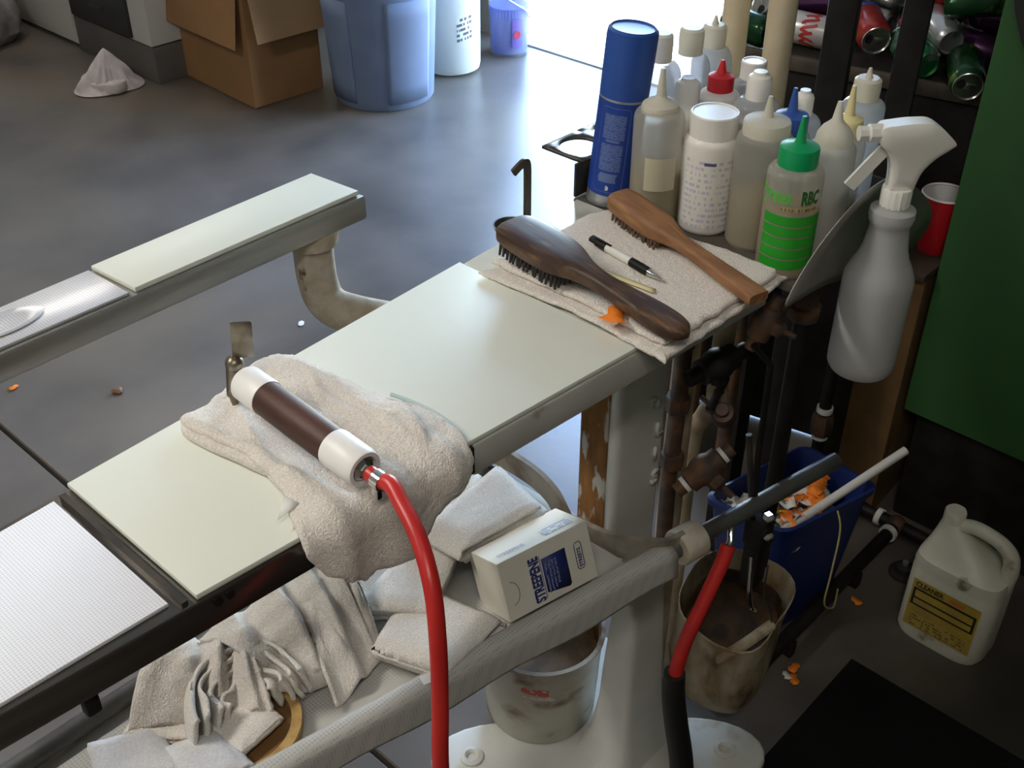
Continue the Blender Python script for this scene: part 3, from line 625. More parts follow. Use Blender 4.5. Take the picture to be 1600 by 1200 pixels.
# ------------------------------------------------------------------ brushes
def brush(name, label, M, L, head, wood, th, bristle, bl, bz, hl):
    t = thing(name, label, 'brush', M=M)
    N = 60; b = B(); hp = catmull([(p[0], p[1], p[2] if len(p) > 2 else th) for p in head], 6)
    rings = []
    for q in hp:
        x, h, tt = q.x, max(q.y, .0008), q.z
        sec = []
        for i in range(20):
            a = 2 * math.pi * i / 20; ca, sa = math.cos(a), math.sin(a); k = (abs(ca) ** 5 + abs(sa) ** 5) ** (-1 / 5)
            sec.append(b.bm.verts.new((x, h * ca * k, tt * .5 * sa * k)))
        rings.append(sec)
    for A, C in zip(rings, rings[1:]):
        for i in range(20): b.bm.faces.new((A[i], A[(i + 1) % 20], C[(i + 1) % 20], C[i]))
    b.bm.faces.new(rings[0]); b.bm.faces.new(rings[-1])
    b.build('handle', wood, t, sharp=50)
    br = B(); rnd = random.Random(3)
    nx, ny = int(hl[1] / .0062), 7
    for i in range(nx):
        for j in range(ny):
            x = hl[0] + hl[1] * (i + .5) / nx; y = (j / (ny - 1) - .5) * 2 * hl[2]
            e = Vector((x + rnd.uniform(-.002, .002), y * 1.06 + rnd.uniform(-.0015, .0015), -th / 2 - bl + rnd.uniform(0, .002)))
            br.tube([(x, y, -th / 2 + .001), e], [.0026, .0016], 5)
    br.build('bristles', bristle, t)
    return t
DW = mat('dark_wood', (.10, .055, .028), .5, c2=(.045, .02, .011), scale=7, stretch=(2, 14, 10), c3=(.2, .105, .04), scale3=12, lo3=.55, hi3=.75)
LW = mat('light_wood', (.31, .15, .068), .62, c2=(.235, .105, .045), scale=8, stretch=(2, 12, 10), c3=(.45, .24, .1), scale3=10, lo3=.55, hi3=.8)
ZF = 1.0195
def along(p0, p1):
    x = (Vector(p1) - Vector(p0)).normalized(); y = Vector((0, 0, 1)).cross(x).normalized(); z = x.cross(y)
    return Matrix(((x.x, y.x, z.x, p0[0]), (x.y, y.y, z.y, p0[1]), (x.z, y.z, z.z, p0[2]), (0, 0, 0, 1)))
brush('wooden_brush', 'dark stained wooden spotting brush with black bristles', along((.902, .85, ZF + .034), (.876, .562, ZF + .0135)), .289,
      [(0, .010, .012), (.003, .021, .018), (.012, .0285, .022), (.04, .0315, .024), (.08, .031, .024), (.105, .026, .023), (.125, .018, .021), (.145, .0135, .019), (.17, .0125, .018), (.2, .0145, .019), (.235, .0175, .02), (.262, .0175, .019), (.28, .013, .016), (.289, .004, .008)], DW, .022,
      mat('black_bristle', (.02, .017, .015), .6), .016, 0, (.012, .10, .024))
brush('wooden_brush', 'light brown wooden spotting brush with a flat tapered handle', along((1.063, .808, ZF + .0255), (1.0, .553, ZF + .0095)), .263,
      [(0, .016, .02), (.002, .0185, .024), (.02, .021, .026), (.06, .0215, .026), (.085, .02, .025), (.105, .015, .02), (.125, .0105, .016), (.15, .010, .015), (.19, .0115, .015), (.23, .0135, .015), (.26, .0145, .014), (.263, .0135, .012)], LW, .019,
      mat('brown_bristle', (.12, .075, .045), .7), .0125, 0, (.01, .09, .016))
# pen
pn = thing('ballpoint_pen', 'white ballpoint pen with black grip and silver tip', 'pen', M=frame((.984, .787, ZF + .0058), (.965 - .984, .662 - .787, -.001)))
B().lathe([(0, .0), (.0035, 0), (.0035, .01), (.005, .012), (.0052, .03), (0, .03)], seg=16).build('end_cap', BLACK, pn)
B().lathe([(0, .028), (.005, .028), (.0052, .075), (0, .075)], seg=16).build('barrel', WPLAST, pn)
B().lathe([(0, .072), (.0056, .073), (.0058, .09), (.0052, .104), (0, .104)], seg=16).build('grip', BLACK, pn)
B().lathe([(0, .103), (.005, .104), (.0018, .122), (.0006, .126), (0, .126)], seg=16).build('tip', CHROME, pn)
B().box((.0, .0058, .02), (.003, .0014, .034), bev=.0005).build('clip', BLACK, pn)
# orange tag and yellow paper slip on the towel
def tagpiece(label, loc, rz, s=1, group=None, tilt=(0, 0), sheet=None, seed=0):
    rnd = random.Random(seed); b = B()
    o = [(-.012, -.007), (-.004, -.009), (.004, -.006), (.012, -.008), (.013, .001), (.009, .007), (.001, .006), (-.006, .010), (-.013, .004)]
    o = [(x * s * rnd.uniform(.85, 1.15), y * s * rnd.uniform(.8, 1.2)) for x, y in o]
    cv = rnd.uniform(4, 14)
    def pt(x, y): return Vector((x, y, cv * x * x + cv * .6 * y * y))
    vs = [b.bm.verts.new(pt(x, y)) for x, y in o]; c = b.bm.verts.new((0, 0, 0))
    for i in range(len(vs)): b.bm.faces.new((vs[i], vs[(i + 1) % len(vs)], c))
    ob = b.build('paper_tag', sheet or ORANGE, solid=.0004)
    ob.location = loc; ob.rotation_euler = (R(tilt[0]), R(tilt[1]), R(rz)); return tag(ob, label, 'tag', group)
tagpiece('torn orange paper tag lying on the folded towel', (.868, .655, ZF + .0028), 35, 1.45, seed=2)
sl = B().grid(8, 2, lambda u, v: Vector((.932 + .006 * u + .009 * v, .735 - .08 * u + .002 * v, ZF + .0022))).build('paper_slip', mat('yellow_paper', (.78, .68, .38), .8), solid=.0004); tag(sl, 'narrow yellow paper slip beside the dark brush handle', 'paper')
# ------------------------------------------------------------------ steam / air gun with red hose
GA, GB = Vector((.4915, .822, 1.046)), Vector((.4865, .636, 1.042)); gd_ = (GB - GA).normalized(); GL = (GB - GA).length
gun = thing('spotting_gun', 'spotting gun with brown wooden grip, white end collars and metal lever', 'spotting gun', M=frame(GA, gd_, (0, 0, 1)))
WG = mat('brown_wood_grip', (.085, .03, .018), .55, c2=(.05, .017, .01), scale=9, stretch=(10, 10, 1.5))
WC = mat('bright_white_nylon', (.88, .86, .84), .4)
B().lathe([(.017, .03), (.0178, .034), (.0183, .09), (.0178, .144), (.017, .148)], seg=36).build('grip', WG, gun)
B().lathe([(0, 0), (.0165, 0), (.0185, .003), (.019, .036), (.0185, .038), (.016, .038)], seg=36).build('end_collar', WC, gun)
B().lathe([(.016, .142), (.0188, .142), (.0192, .145), (.0192, GL - .004), (.0175, GL), (.0135, GL), (.013, GL - .006), (0, GL - .006)], seg=36).build('end_collar', WC, gun)
B().lathe([(0, GL - .008), (.0125, GL - .008), (.0125, GL - .001), (.009, GL + .002), (.007, GL + .002), (.007, GL + .016), (0, GL + .016)], seg=6).build('hose_fitting', CHROME, gun)
LV = mat('tarnished_metal', (.32, .28, .22), .35, .85, c2=(.2, .17, .13), scale=40)
B().lathe([(0, -.022), (.006, -.022), (.007, -.012), (.009, -.01), (.009, 0), (0, 0)], seg=14).build('valve_body', LV, gun)
B().tube([(-.02, .006, -.014), (.014, .002, -.014)], .0075, 12).build('nozzle_stem', LV, gun)
B().ball((.016, .001, -.013), .0095, 14).build('pivot_nut', LV, gun)
B().tube([(-.02, .006, -.014), (-.034, .008, -.012)], [.006, .0025], 10).build('nozzle', LV, gun)
B().box((.044, .0, -.012), (.044, .021, .0035), M=rot((0, 0, 0), -35, -6, 0), bev=.001).build('lever', LV, gun)
hp = [GB + gd_ * .006, GB + gd_ * .02, Vector((.487, .602, 1.044)), Vector((.481, .582, 1.038)), Vector((.469, .548, 1.026)), Vector((.453, .516, 1.0)), Vector((.441, .499, .95)), Vector((.433, .492, .88)), Vector((.428, .49, .80)), Vector((.43, .49, .6)), Vector((.45, .47, .3)), Vector((.5, .42, .08)), Vector((.6, .36, .0085)), Vector((.75, .3, .0085))]
ho = thing('air_hose', 'red rubber hose running from the gun down to the floor', 'hose', (.75, .3, 0))
B().tube(hp, .0078, 16, smooth=8).build('hose', RED, ho, w=True)
B().lathe([(.0082, -.005), (.0088, -.005), (.0088, .005), (.0082, .005)], frame(GB + gd_ * .02, gd_), 20).build('hose_clamp', CHROME, ho, w=True)
B().box((0, 0, 0), (.006, .012, .008), M=frame(GB + gd_ * .02 + Vector((-.004, 0, -.012)), gd_), bev=.001).build('clamp_screw', CHROME, ho, w=True)
# ------------------------------------------------------------------ cloths on the net shelf
ZN = .606
def towel(label, layers, matl=TERRYCOOL, group='white towels on the net shelf', amp=.003):
    z = layers[0][1]; o0 = layers[0][0]; c = (sum(p[0] for p in o0) / len(o0), sum(p[1] for p in o0) / len(o0), z)
    t = thing('folded_towel', label, 'towel', c, group=group)
    for i, (o, z0, th) in enumerate(layers): folded(t, o, z0, max(2, round(th / .0115)), .0115, i * 7 + len(label), matl, amp)
    return t
def folded(t, quad, z0, n, h, seed, matl, amp=.004, thick=.0062, droop=.006):
    """one sheet folded back and forth: n layers, rounded turns, layer edges showing at the sides"""
    a, b_, c, d_ = [Vector((q[0], q[1], 0)) for q in quad]; per, tr = 14, 5; path = []
    rq = random.Random(seed); ext = [(rq.uniform(0, .05), 1 - rq.uniform(0, .05)) for _ in range(n)]; off = [(rq.uniform(-.06, .06), rq.uniform(-.07, .07)) for _ in range(n)]
    for k in range(n):
        e0, e1 = ext[k]
        for i in range(per + 1):
            u = e0 + (e1 - e0) * i / per; path.append((u if k % 2 == 0 else 1 - u, k + .0, k))
        if k < n - 1:
            ue = path[-1][0]; sg = 1 if k % 2 == 0 else -1; wdt = (b_ - a).length
            for i in range(1, tr): an = math.pi * i / tr; path.append((ue + sg * (h * .5 / wdt) * math.sin(an), k + .5 - .5 * math.cos(an), k + i / tr))
    def fn(u, v):
        i = min(int(round(u * (len(path) - 1))), len(path) - 1); uu, kz, kk = path[i]; k0 = min(int(kk), n - 1)
        lo_, hi_ = off[k0]; vv = lo_ * .6 + v * (1 - lo_ * .6 + hi_ * .6) + .012 * nz3(uu * 4, k0 * 3.1, seed)
        p_ = (a * (1 - uu) + b_ * uu) * (1 - vv) + (d_ * (1 - uu) + c * uu) * vv
        ed = max(abs(uu - .5) * 2, abs(vv - .5) * 2)
        z = z0 + thick * .5 + kz * h * (1 - .12 * max(0, ed - .7) / .3) + amp * nz3(p_.x * 22, p_.y * 22, seed) * (.4 + .6 * kz / n) + .0022 * nz3(p_.x * 55, p_.y * 55, k0 + seed) * (1 if ed > .8 else .4) - droop * max(0, ed - .75) / .25 * kz / n
        z += .0009 * nz3(p_.x * 260, p_.y * 260, k0)
        return Vector((p_.x, p_.y, max(z, z0 + .001)))
    B().grid(len(path) - 1, 34, fn).build('folded_sheet', matl, t, w=True, sharp=180, solid=thick, offset=0)
S1 = [(.727, .838), (.895, .858), (.872, .748), (.732, .768)]
towel('thick folded towel leaning on the printed carton', [(shift(S1, -.005, .055, .85), .610, .027), (shift(S1, -.008, .04, .95), .636, .018), (shift(S1, .0, .006, 1), .654, .036)], amp=.004)
S3 = [(.588, .825), (.715, .852), (.752, .80), (.65, .745)]
towel('folded towel in the middle of the net shelf behind the flat one', [(shift(S3, .008, .012, .95), .610, .027), (S3, .637, .027)], amp=.004)
S2 = [(.568, .765), (.678, .812), (.712, .682), (.602, .672)]
tw2 = towel('flat folded towel with a white tag at the front of the net shelf', [(S2, .618, .036)], amp=.003)
B().box((0, 0, 0), (.03, .014, .0012), M=rot((.590, .680, .638), 0, 0, -15)).build('care_tag', PAPER, tw2, w=True)
# rumpled towel with deep pleats
def pleats(u, v, c, n, amp, pw=1.6, twist=0, seed=0):
    a, b_, d_, e = [Vector(q) for q in c]     # back-left, back-right, front-right, front-left
    p = (a * (1 - u) + b_ * u) * (1 - v) + (e * (1 - u) + d_ * u) * v
    s_ = math.sin(math.pi * 2 * n * (u ** pw) + 2.2 * v * twist + nz3(u * 3, v * 2, seed))
    h = amp * (s_ * .8 + .35 * math.sin(4.7 * n * u + 3 * v)) * (.25 + .75 * math.sin(math.pi * min(1, u * 1.05 + .0)) ** .5)
    return p + Vector((.25 * h, -.25 * h, h + .03 * math.sin(math.pi * v) ** .8 + .004 * nz3(u * 6, v * 6, seed) + .0012 * nz3(u * 90, v * 90, seed)))
ta = thing('rumpled_towel', 'rumpled white towel with long upright pleats on the net shelf', 'towel', (.52, .81, .615), group='rumpled towels on the net shelf')
B().grid(150, 60, lambda u, v: pleats(u, v, [(.425, .91, .66), (.60, .895, .70), (.575, .765, .62), (.445, .80, .632)], 3.0, .013, 1.5, 1, 2)).build('pleated_sheet', TERRYCOOL, ta, w=True, sharp=180, solid=.005)
B().grid(110, 50, lambda u, v: pleats(u, v, [(.545, .90, .67), (.625, .885, .685), (.585, .762, .612), (.50, .745, .612)], 1.6, .012, 1, -1, 9)).build('pleated_sheet', TERRYCOOL, ta, w=True, sharp=180, solid=.005)
pad(B(), [(.44, .90), (.56, .905), (.60, .87), (.575, .80), (.52, .775), (.46, .81)], .609, .03, 5, .006).build('folded_base', TERRYCOOL, ta, w=True, sharp=180)
tb_ = thing('rumpled_towel', 'bunched white towel with curled layered folds resting on the wooden hoop', 'towel', (.38, .84, .61), group='rumpled towels on the net shelf')
B().grid(170, 60, lambda u, v: pleats(u, v, [(.395, .945, .652), (.468, .885, .655), (.432, .782, .632), (.305, .885, .622)], 2.6, .012, 2.4, 1, 4)).build('pleated_sheet', TERRY, tb_, w=True, sharp=180, solid=.006)
folded(tb_, [(.30, .885), (.345, .915), (.40, .835), (.355, .812)], .6115, 2, .008, 31, TERRY, .003)
for k, (r_, z1, z0_) in enumerate(((.022, .652, .615), (.034, .660, .618), (.046, .666, .622), (.058, .670, .628))):
    c = Vector((.418, .808, 0))
    def curl(u, v, r_=r_, z1=z1, z0_=z0_, k=k):
        a = R(-30 + 215 * u); rr = r_ + .012 * (1 - v) + .005 * nz3(u * 4, v * 2, k * 3) + .003 * math.sin(u * 17 + k)
        return Vector((c.x + rr * 1.05 * math.cos(a), c.y + rr * math.sin(a), z0_ + (z1 - z0_) * math.sin(v * math.pi / 2) + .004 * nz3(u * 5, v, k)))
    B().grid(60, 10, curl).build('curled_fold', TERRYCOOL, tb_, w=True, sharp=180, solid=.0055, offset=0)
folded(tb_, [(.362, .835), (.428, .828), (.432, .768), (.372, .762)], .6215, 2, .007, 37, TERRYCOOL, .004)
tc_ = thing('rumpled_towel', 'smooth white cloth with a squared hem beside the wooden hoop', 'towel', (.3, .83, .61), group='rumpled towels on the net shelf')
SMC = mat('smooth_cotton', (.66, .66, .68), .95, c2=(.56, .56, .58), scale=420, lo=.3, hi=.6, bump=.3, bscale=300)
folded(tc_, [(.262, .905), (.33, .868), (.315, .805), (.24, .835)], .6115, 2, .010, 41, SMC, .004)
folded(tc_, [(.318, .828), (.368, .805), (.37, .742), (.305, .752)], .6225, 2, .010, 43, SMC, .004)
# wooden hoop
hoop = thing('wooden_hoop', 'pale round wooden hoop under the bunched towel', 'hoop', (.4, .805, .607))
prof = [(.060, 0), (.072, 0), (.072, .0125), (.060, .0125), (.060, 0)]
B().lathe(prof, Matrix(), 64).build('ring', mat('golden_wood', (.5, .33, .12), .5, c2=(.38, .22, .07), scale=10, stretch=(6, 6, 1)), hoop)
B().lathe([(0, .001), (.06, .001), (.06, .0045), (0, .0045)], Matrix(), 48).build('panel', mat('stained_board', (.26, .14, .05), .5, c2=(.18, .09, .03), scale=12), hoop)
# carton
M5 = Matrix(); ph, rc_ = -.2032, .38
u_ = Vector((math.cos(ph), math.sin(ph), 0)); n_ = Vector((-math.sin(ph), math.cos(ph), 0)); zz = Vector((0, 0, 1))
v_ = zz * math.cos(rc_) + n_ * math.sin(rc_); m_ = n_ * math.cos(rc_) - zz * math.sin(rc_)
A0 = Vector((.728, .684, .616)) 
# keep the low rear edge above the net
MC = Matrix(((u_.x, m_.x, v_.x, A0.x), (u_.y, m_.y, v_.y, A0.y), (u_.z, m_.z, v_.z, A0.z), (0, 0, 0, 1)))
ct = thing('carton', 'white tablet carton printed in blue, reclining on the net shelf', 'box', M=MC)
CW, CH, CD = .1424, .083, .07
CARD = mat('white_carton', (.74, .71, .62), .6, c2=(.7, .66, .57), scale=9)
B().box((CW / 2, CD / 2, CH / 2), (CW, CD, CH), bev=.0008, seg=1).build('box', CARD, ct)
INK = mat('navy_ink', (.012, .025, .16), .55); pf = lambda x, z: Vector((x, -.0006, z))
B().poly([pf(.063, .014), pf(.098, .008), pf(.101, .011), pf(.101, .062), pf(.063, .062)]).build('blue_panel', INK, ct, solid=.0002, normals=False)
B().mesh_text('STREEPENE', .0205, lambda a, b_: Vector((.058 - b_, -.0006, .006 + a)), bold=.0009, width=.62).build('lettering', INK, ct, normals=False)
B().grid(1, 1, lambda u, v: Vector((.0595 + .002 * u, -.0006, .008 + .06 * v))).build('small_print', printmat('navy_fine_print', (.74, .71, .62), (.1, .11, .25), 24, 3, .7, .7), ct, normals=False)
PB = printmat('pale_print_on_navy', (.012, .025, .16), (.3, .32, .42), 5, 3, 1, .5, seed=4)
for k, (x0, x1, z0, z1) in enumerate(((.066, .069, .012, .058), (.0715, .0745, .014, .058), (.077, .0795, .016, .056), (.082, .085, .02, .056))):
    B().grid(1, 1, lambda u, v: Vector((x0 + (x1 - x0) * v * 0 + (x1 - x0) * u, -.0009, z0 + (z1 - z0) * v))).build('small_print', printmat('pale_rows%d' % k, (.012, .025, .16), (.28, .3, .42), 14, 2, .7, .55, seed=k), ct, normals=False)
rb = B(); rr_ = [(.115, .026), (.117, .023), (.124, .023), (.126, .026), (.126, .058), (.124, .061), (.117, .061), (.115, .058), (.115, .026)]
rb.tube([pf(*q) for q in rr_], .0006, 4); rb.build('logo_frame', INK, ct)
B().mesh_text('STREETS', .0075, lambda a, b_: Vector((.1235 - b_, -.0006, .0255 + a)), bold=.0003, width=.98).build('lettering', INK, ct, normals=False)
B().mesh_text('STREEPENE', .012, lambda a, b_: Vector((.012 + a, .012 + b_, CH + .0005)), width=.7).build('lettering', mat('faded_blue_ink', (.25, .3, .5), .6), ct, normals=False)
B().grid(1, 1, lambda u, v: Vector((.085 + .045 * u, .012 + .02 * v, CH + .0005))).build('small_print', printmat('faded_blue_lines', (.74, .71, .62), (.3, .34, .52), 4, 8, .6, .55), ct, normals=False)
th_ = B(); th_.tube([pf(.012 + .0 * k + .011 * math.sin(R(a)), .036 + .016 * math.cos(R(a))) for k, a in enumerate(range(0, 181, 15))], .0005, 5); th_.build('thumb_notch', mat('notch_brown', (.25, .2, .14), .8), ct)

# ------------------------------------------------------------------ red drain hose, black sleeve
h2 = thing('drain_hose', 'short red hose running into a black rubber sleeve by the pedestal', 'hose', (1.0, .57, 0))
B().tube([(1.05, .572, .60), (1.035, .57, .575), (1.0, .57, .525), (.965, .57, .475), (.949, .57, .42), (.95, .57, .39)], .0105, 16, smooth=6).build('hose', RED, h2, w=True)
B().tube([(.947, .57, .425), (.952, .57, .37), (.97, .57, .29), (1.0, .57, .17), (1.03, .57, .0)], [.0155, .017, .018, .019, .019], 18, smooth=6).build('sleeve', mat('black_rubber', (.012, .012, .012), .6), h2, w=True)
# ------------------------------------------------------------------ pails and drip jug
PAILM = mat('dirty_pail', (.52, .5, .43), .5, c2=(.42, .38, .3), scale=9, c3=(.14, .075, .03), scale3=11, lo3=.55, hi3=.7)
pl = thing('plastic_pail', 'dirty white pail with rusty rim and red label beside the pedestal', 'pail', (1.02, .885, .033)); pl.scale = (1.04, 1.04, .66)
B().lathe([(0, .004), (.088, .004), (.09, 0), (.0935, .01), (.102, .285), (.1055, .287), (.1055, .297), (.099, .299), (.0975, .29), (.088, .02), (0, .02)], seg=48).build('body', PAILM, pl)
B().lathe([(0, .2), (.0955, .2), (.097, .285), (.0957, .285), (.0945, .205), (0, .205)], seg=40).build('residue', mat('rusty_residue', (.28, .16, .05), .5, c2=(.07, .04, .02), scale=14, lo=.35, hi=.6), pl)
B().grid(10, 2, lambda u, v: Vector(((.0965 + .033 * v * 0 + .0028) * math.cos(R(-160 + u * 34)), .0993 * math.sin(R(-160 + u * 34)), .2 + .05 * v - .012 * u)) * 1).build('label', mat('label_paper', (.6, .57, .5), .7), pl, normals=False)
B().grid(10, 2, lambda u, v: Vector((.1003 * math.cos(R(-157 + u * 26)), .1003 * math.sin(R(-157 + u * 26)), .218 + .024 * v - .012 * u))).build('label_print', printmat('red_label_print', (.55, .1, .08), (.6, .5, .45), 3, 4, .6, .4), pl, normals=False)
STAINJ = mat('stained_plastic', (.46, .4, .29), .75, c2=(.2, .11, .04), scale=16, lo=.4, hi=.68, stretch=(1.2, 1.2, .5), spec=.25, c3=(.03, .016, .007), scale3=11, lo3=.52, hi3=.66)
dj = thing('drip_jug', 'rust stained white plastic jug cut open and hung to catch drips', 'jug', M=rot((1.222, .645, .085), 4, -8, 8))
def jugwob(a, z): return 1 + .05 * math.sin(3 * a + z * 12) + .04 * nz3(math.cos(a) * 2, math.sin(a) * 2, z * 9)
B().lathe([(0, 0), (.03, .0), (.05, .012), (.068, .045), (.082, .1), (.088, .16), (.085, .22), (.09, .28), (.088, .282), (.082, .22), (.085, .16), (.079, .1), (.062, .045), (0, .016)], seg=40, sq=(1.05, .9, 3), bump=jugwob).build('body', STAINJ, dj)
B().lathe([(0, .2), (.078, .2), (.08, .235), (.078, .236), (.075, .206), (0, .206)], seg=32, sq=(1.05, .9, 3)).build('residue', mat('tar_residue', (.03, .018, .01), .4, c2=(.1, .055, .02), scale=20), dj)
B().lathe([(0, -.022), (.017, -.022), (.02, -.016), (.02, .004), (0, .004)], Matrix.Translation((-.02, -.02, 0)), 24).build('spout_cap', mat('black_gunk', (.015, .01, .008), .5), dj)
B().tube([(-.08, -.02, .22), (-.095, -.03, .255), (-.07, -.055, .285), (-.02, -.072, .285)], .009, 10, smooth=5).build('handle', STAINJ, dj)
B().tube([(-.02, -.072, .288), (-.03, -.068, .33), (-.055, -.06, .40), (-.05, -.055, .46)], .0015, 6, smooth=5).build('hanging_wire', DARKSTEEL, dj)
# ------------------------------------------------------------------ blue waste bin with tags
wbm = mat('navy_plastic', (.008, .022, .13), .45, c2=(.006, .018, .11), scale=12)
rim = [Vector((1.415, .835, 0)), Vector((1.43, .672, 0)), Vector((1.66, .612, 0)), Vector((1.675, .78, 0))]
cen = sum(rim, Vector()) / 4
wbn = thing('waste_bin', 'navy blue square waste bin full of paper tags', 'waste bin', (cen.x, cen.y, 0))
def sq_ring(k, z, rd=.03):
    pts = []
    c = [cen + (q - cen) * k for q in rim]
    for i in range(4):
        a, b_, d_ = c[i - 1], c[i], c[(i + 1) % 4]; u = (a - b_).normalized(); v = (d_ - b_).normalized()
        for j in range(6): t = j / 5; pts.append(b_ + u * rd * (1 - t) ** 2 + v * rd * t * t + Vector((0, 0, z)))
    return pts
bb = B(); RGs = [[bb.bm.verts.new(q) for q in sq_ring(k, z)] for k, z in ((.70, .003), (.72, 0.0), (.74, .006), (.97, .285), (1.03, .287), (1.04, .30), (.97, .302), (.945, .29), (.72, .02))]
for A, C in zip(RGs, RGs[1:]):
    n = len(A)
    for i in range(n): bb.bm.faces.new((A[i], A[(i + 1) % n], C[(i + 1) % n], C[i]))
bb.bm.faces.new(RGs[0][::-1]); bb.bm.faces.new(RGs[-1])
bb.build('bin_body', wbm, wbn, w=True, sharp=50)
rnd = random.Random(12)
fillr = B(); fillr.grid(14, 14, lambda u, v: Vector((cen.x + (u - .5) * .16, cen.y + (v - .5) * .125, .235 + .02 * nz3(u * 5, v * 5, 2))))
tag(fillr.build('paper_scraps', mat('grey_scraps', (.32, .3, .27), .9, c2=(.12, .11, .1), scale=60, lo=.42, hi=.58)), 'loose heap of small paper scraps filling the waste bin', 'scraps', kind='stuff')
GT = 'orange tags in the waste bin'
for i in range(34):
    k = i / 33; 
    if i < 20: x, y = 1.50 + .13 * k * 1.65, .70 - .03 * k + rnd.uniform(-.012, .012); x += rnd.uniform(-.01, .01); x = 1.49 + .15 * (i / 19); y = .69 + .02 * math.sin(i) + (.04 * (i / 19))
    else: x, y = 1.545 + .075 * ((i - 20) / 13) + rnd.uniform(-.006, .006), .665 + .06 * ((i - 20) / 13) + rnd.uniform(-.008, .008)
    tagpiece('crumpled orange paper tag in the navy waste bin', (x, y, .262 + .012 * rnd.random() + (.02 * k)), rnd.uniform(0, 360), 1.25, GT, (rnd.uniform(-40, 40), rnd.uniform(-40, 40)), seed=i)
for i, (x, y, c) in enumerate(((1.45, .79, 0), (1.475, .775, 0), (1.47, .80, 0), (1.455, .765, 1), (1.49, .745, 1), (1.53, .735, 0), (1.57, .715, 0), (1.60, .70, 0), (1.51, .70, 0))):
    b = B(); s_ = rnd.uniform(.02, .03)
    b.grid(6, 6, lambda u, v: Vector(((u - .5) * 2 * s_, (v - .5) * 1.4 * s_, .012 * nz3(u * 2.5, v * 2.5, i * 3 + 1) * 2)))
    o = b.build('paper_scrap', PAPER if c == 0 else mat('yellow_wrapper', (.62, .48, .06), .6), solid=.0005)
    o.location = (x, y, .266 + .012 * rnd.random()); o.rotation_euler = (rnd.uniform(-.6, .6), rnd.uniform(-.6, .6), rnd.uniform(0, 6))
    tag(o, ('crumpled white paper scrap in the navy waste bin', 'crumpled yellow wrapper in the navy waste bin')[c], 'paper', ('white paper scraps in the bin', 'yellow wrappers in the bin')[c])
rodm = mat('white_pvc', (.58, .57, .55), .45)
b = B().lathe([(.006, 0), (.0085, 0), (.0085, .36), (.006, .36), (.006, 0)], seg=20).build('plastic_tube', rodm)
p0, p1 = Vector((1.47, .70, .255)), Vector((1.725, .602, .355)); b.matrix_world = frame(p0, p1 - p0); tag(b, 'thin white plastic tube leaning out of the waste bin', 'tube')
b.location = p0; b.rotation_euler = frame(p0, p1 - p0).to_euler(); b.scale = (1, 1, (p1 - p0).length / .36)
B_ = B().tube([(1.545, .632, .303), (1.535, .615, .27), (1.50, .60, .2), (1.50, .60, .12), (1.56, .605, .06), (1.60, .62, .07)], .0018, 8, smooth=8).build('string', mat('dirty_string', (.4, .33, .15), .9)); tag(B_, 'thin yellowish string hanging over the waste bin side', 'string')
# ------------------------------------------------------------------ gallon jug
JUG = mat('grimy_white_hdpe', (.62, .6, .5), .45, c2=(.52, .49, .4), scale=8, c3=(.2, .17, .1), scale3=18, lo3=.62, hi3=.72)
jg = thing('gallon_jug', 'grimy white gallon jug with a yellow and black label', 'jug', M=rot((1.705, .432, 0), 0, 0, 90))
# local x = along the wide face, local -y... wide face looks to -x world
jb = B(); a_, b2 = .086, .06
pr = [(0, .006), (.80, .004), (.93, 0), (1, .012), (1, .165), (.985, .172), (.985, .176), (1, .182), (.96, .2)]
jb.lathe([(r_, z) for r_, z in pr], Matrix(), 48, sq=(a_, b2, 4.2))
jb.build('body', JUG, jg)
def shoulder(u, v):
    a = 2 * math.pi * u; ca, sa = math.cos(a), math.sin(a); k = (abs(ca) ** 4.2 + abs(sa) ** 4.2) ** (-1 / 4.2)
    e = (1 - v); p0_ = Vector((a_ * .96 * ca * k, b2 * .96 * sa * k, .2))
    tgt = Vector((.045 + .019 * ca, .019 * sa, .272))
    t = v; q_ = p0_.lerp(tgt, t ** .95); q_.z = .2 + .072 * t ** 1.25
    return q_
sh = B().grid(48, 12, shoulder, wrap=True); sh.build('shoulder', JUG, jg, sharp=60)
B().tube([(.032, 0, .262), (.005, 0, .276), (-.04, 0, .272), (-.068, 0, .253), (-.076, 0, .218), (-.073, 0, .175)], [.015, .0135, .0135, .0145, .0155, .015], 18, smooth=8).build('handle', JUG, jg)
B().lathe([(0, .27), (.0195, .27), (.0195, .292), (.018, .295), (0, .295)], Matrix.Translation((.045, 0, 0)), 36, bump=lambda a, z: 1 + .02 * math.cos(a * 30)).build('cap', mat('cream_cap', (.66, .62, .5), .5), jg)
YL = mat('yellow_label', (.42, .3, .03), .6, c2=(.3, .2, .04), scale=9, c3=(.24, .18, .08), scale3=6, lo3=.5, hi3=.7)
lx = lambda x, z: Vector((x, b2 + .0008 + (-.004 * (abs(x) / a_) ** 6), z))
B().grid(16, 4, lambda u, v: lx(-.066 + .132 * u, .035 + .118 * v)).build('label', YL, jg, normals=False)
KB = mat('label_black', (.015, .014, .008), .6)
for (x0, x1, z0, z1) in ((-.062, .062, .128, .133), (-.062, .062, .107, .111), (-.062, .062, .090, .094), (-.062, -.057, .090, .133), (.057, .062, .090, .133)):
    B().grid(10, 1, lambda u, v: lx(x0 + (x1 - x0) * u, z0 + (z1 - z0) * v) + Vector((0, .0005, 0))).build('label_rule', KB, jg, normals=False)
B().mesh_text('CLEANER', .0165, lambda a, b_: lx(.06 - a, .1365 + b_) + Vector((0, .0006, 0)), bold=.0005, width=.78).build('lettering', KB, jg, normals=False)
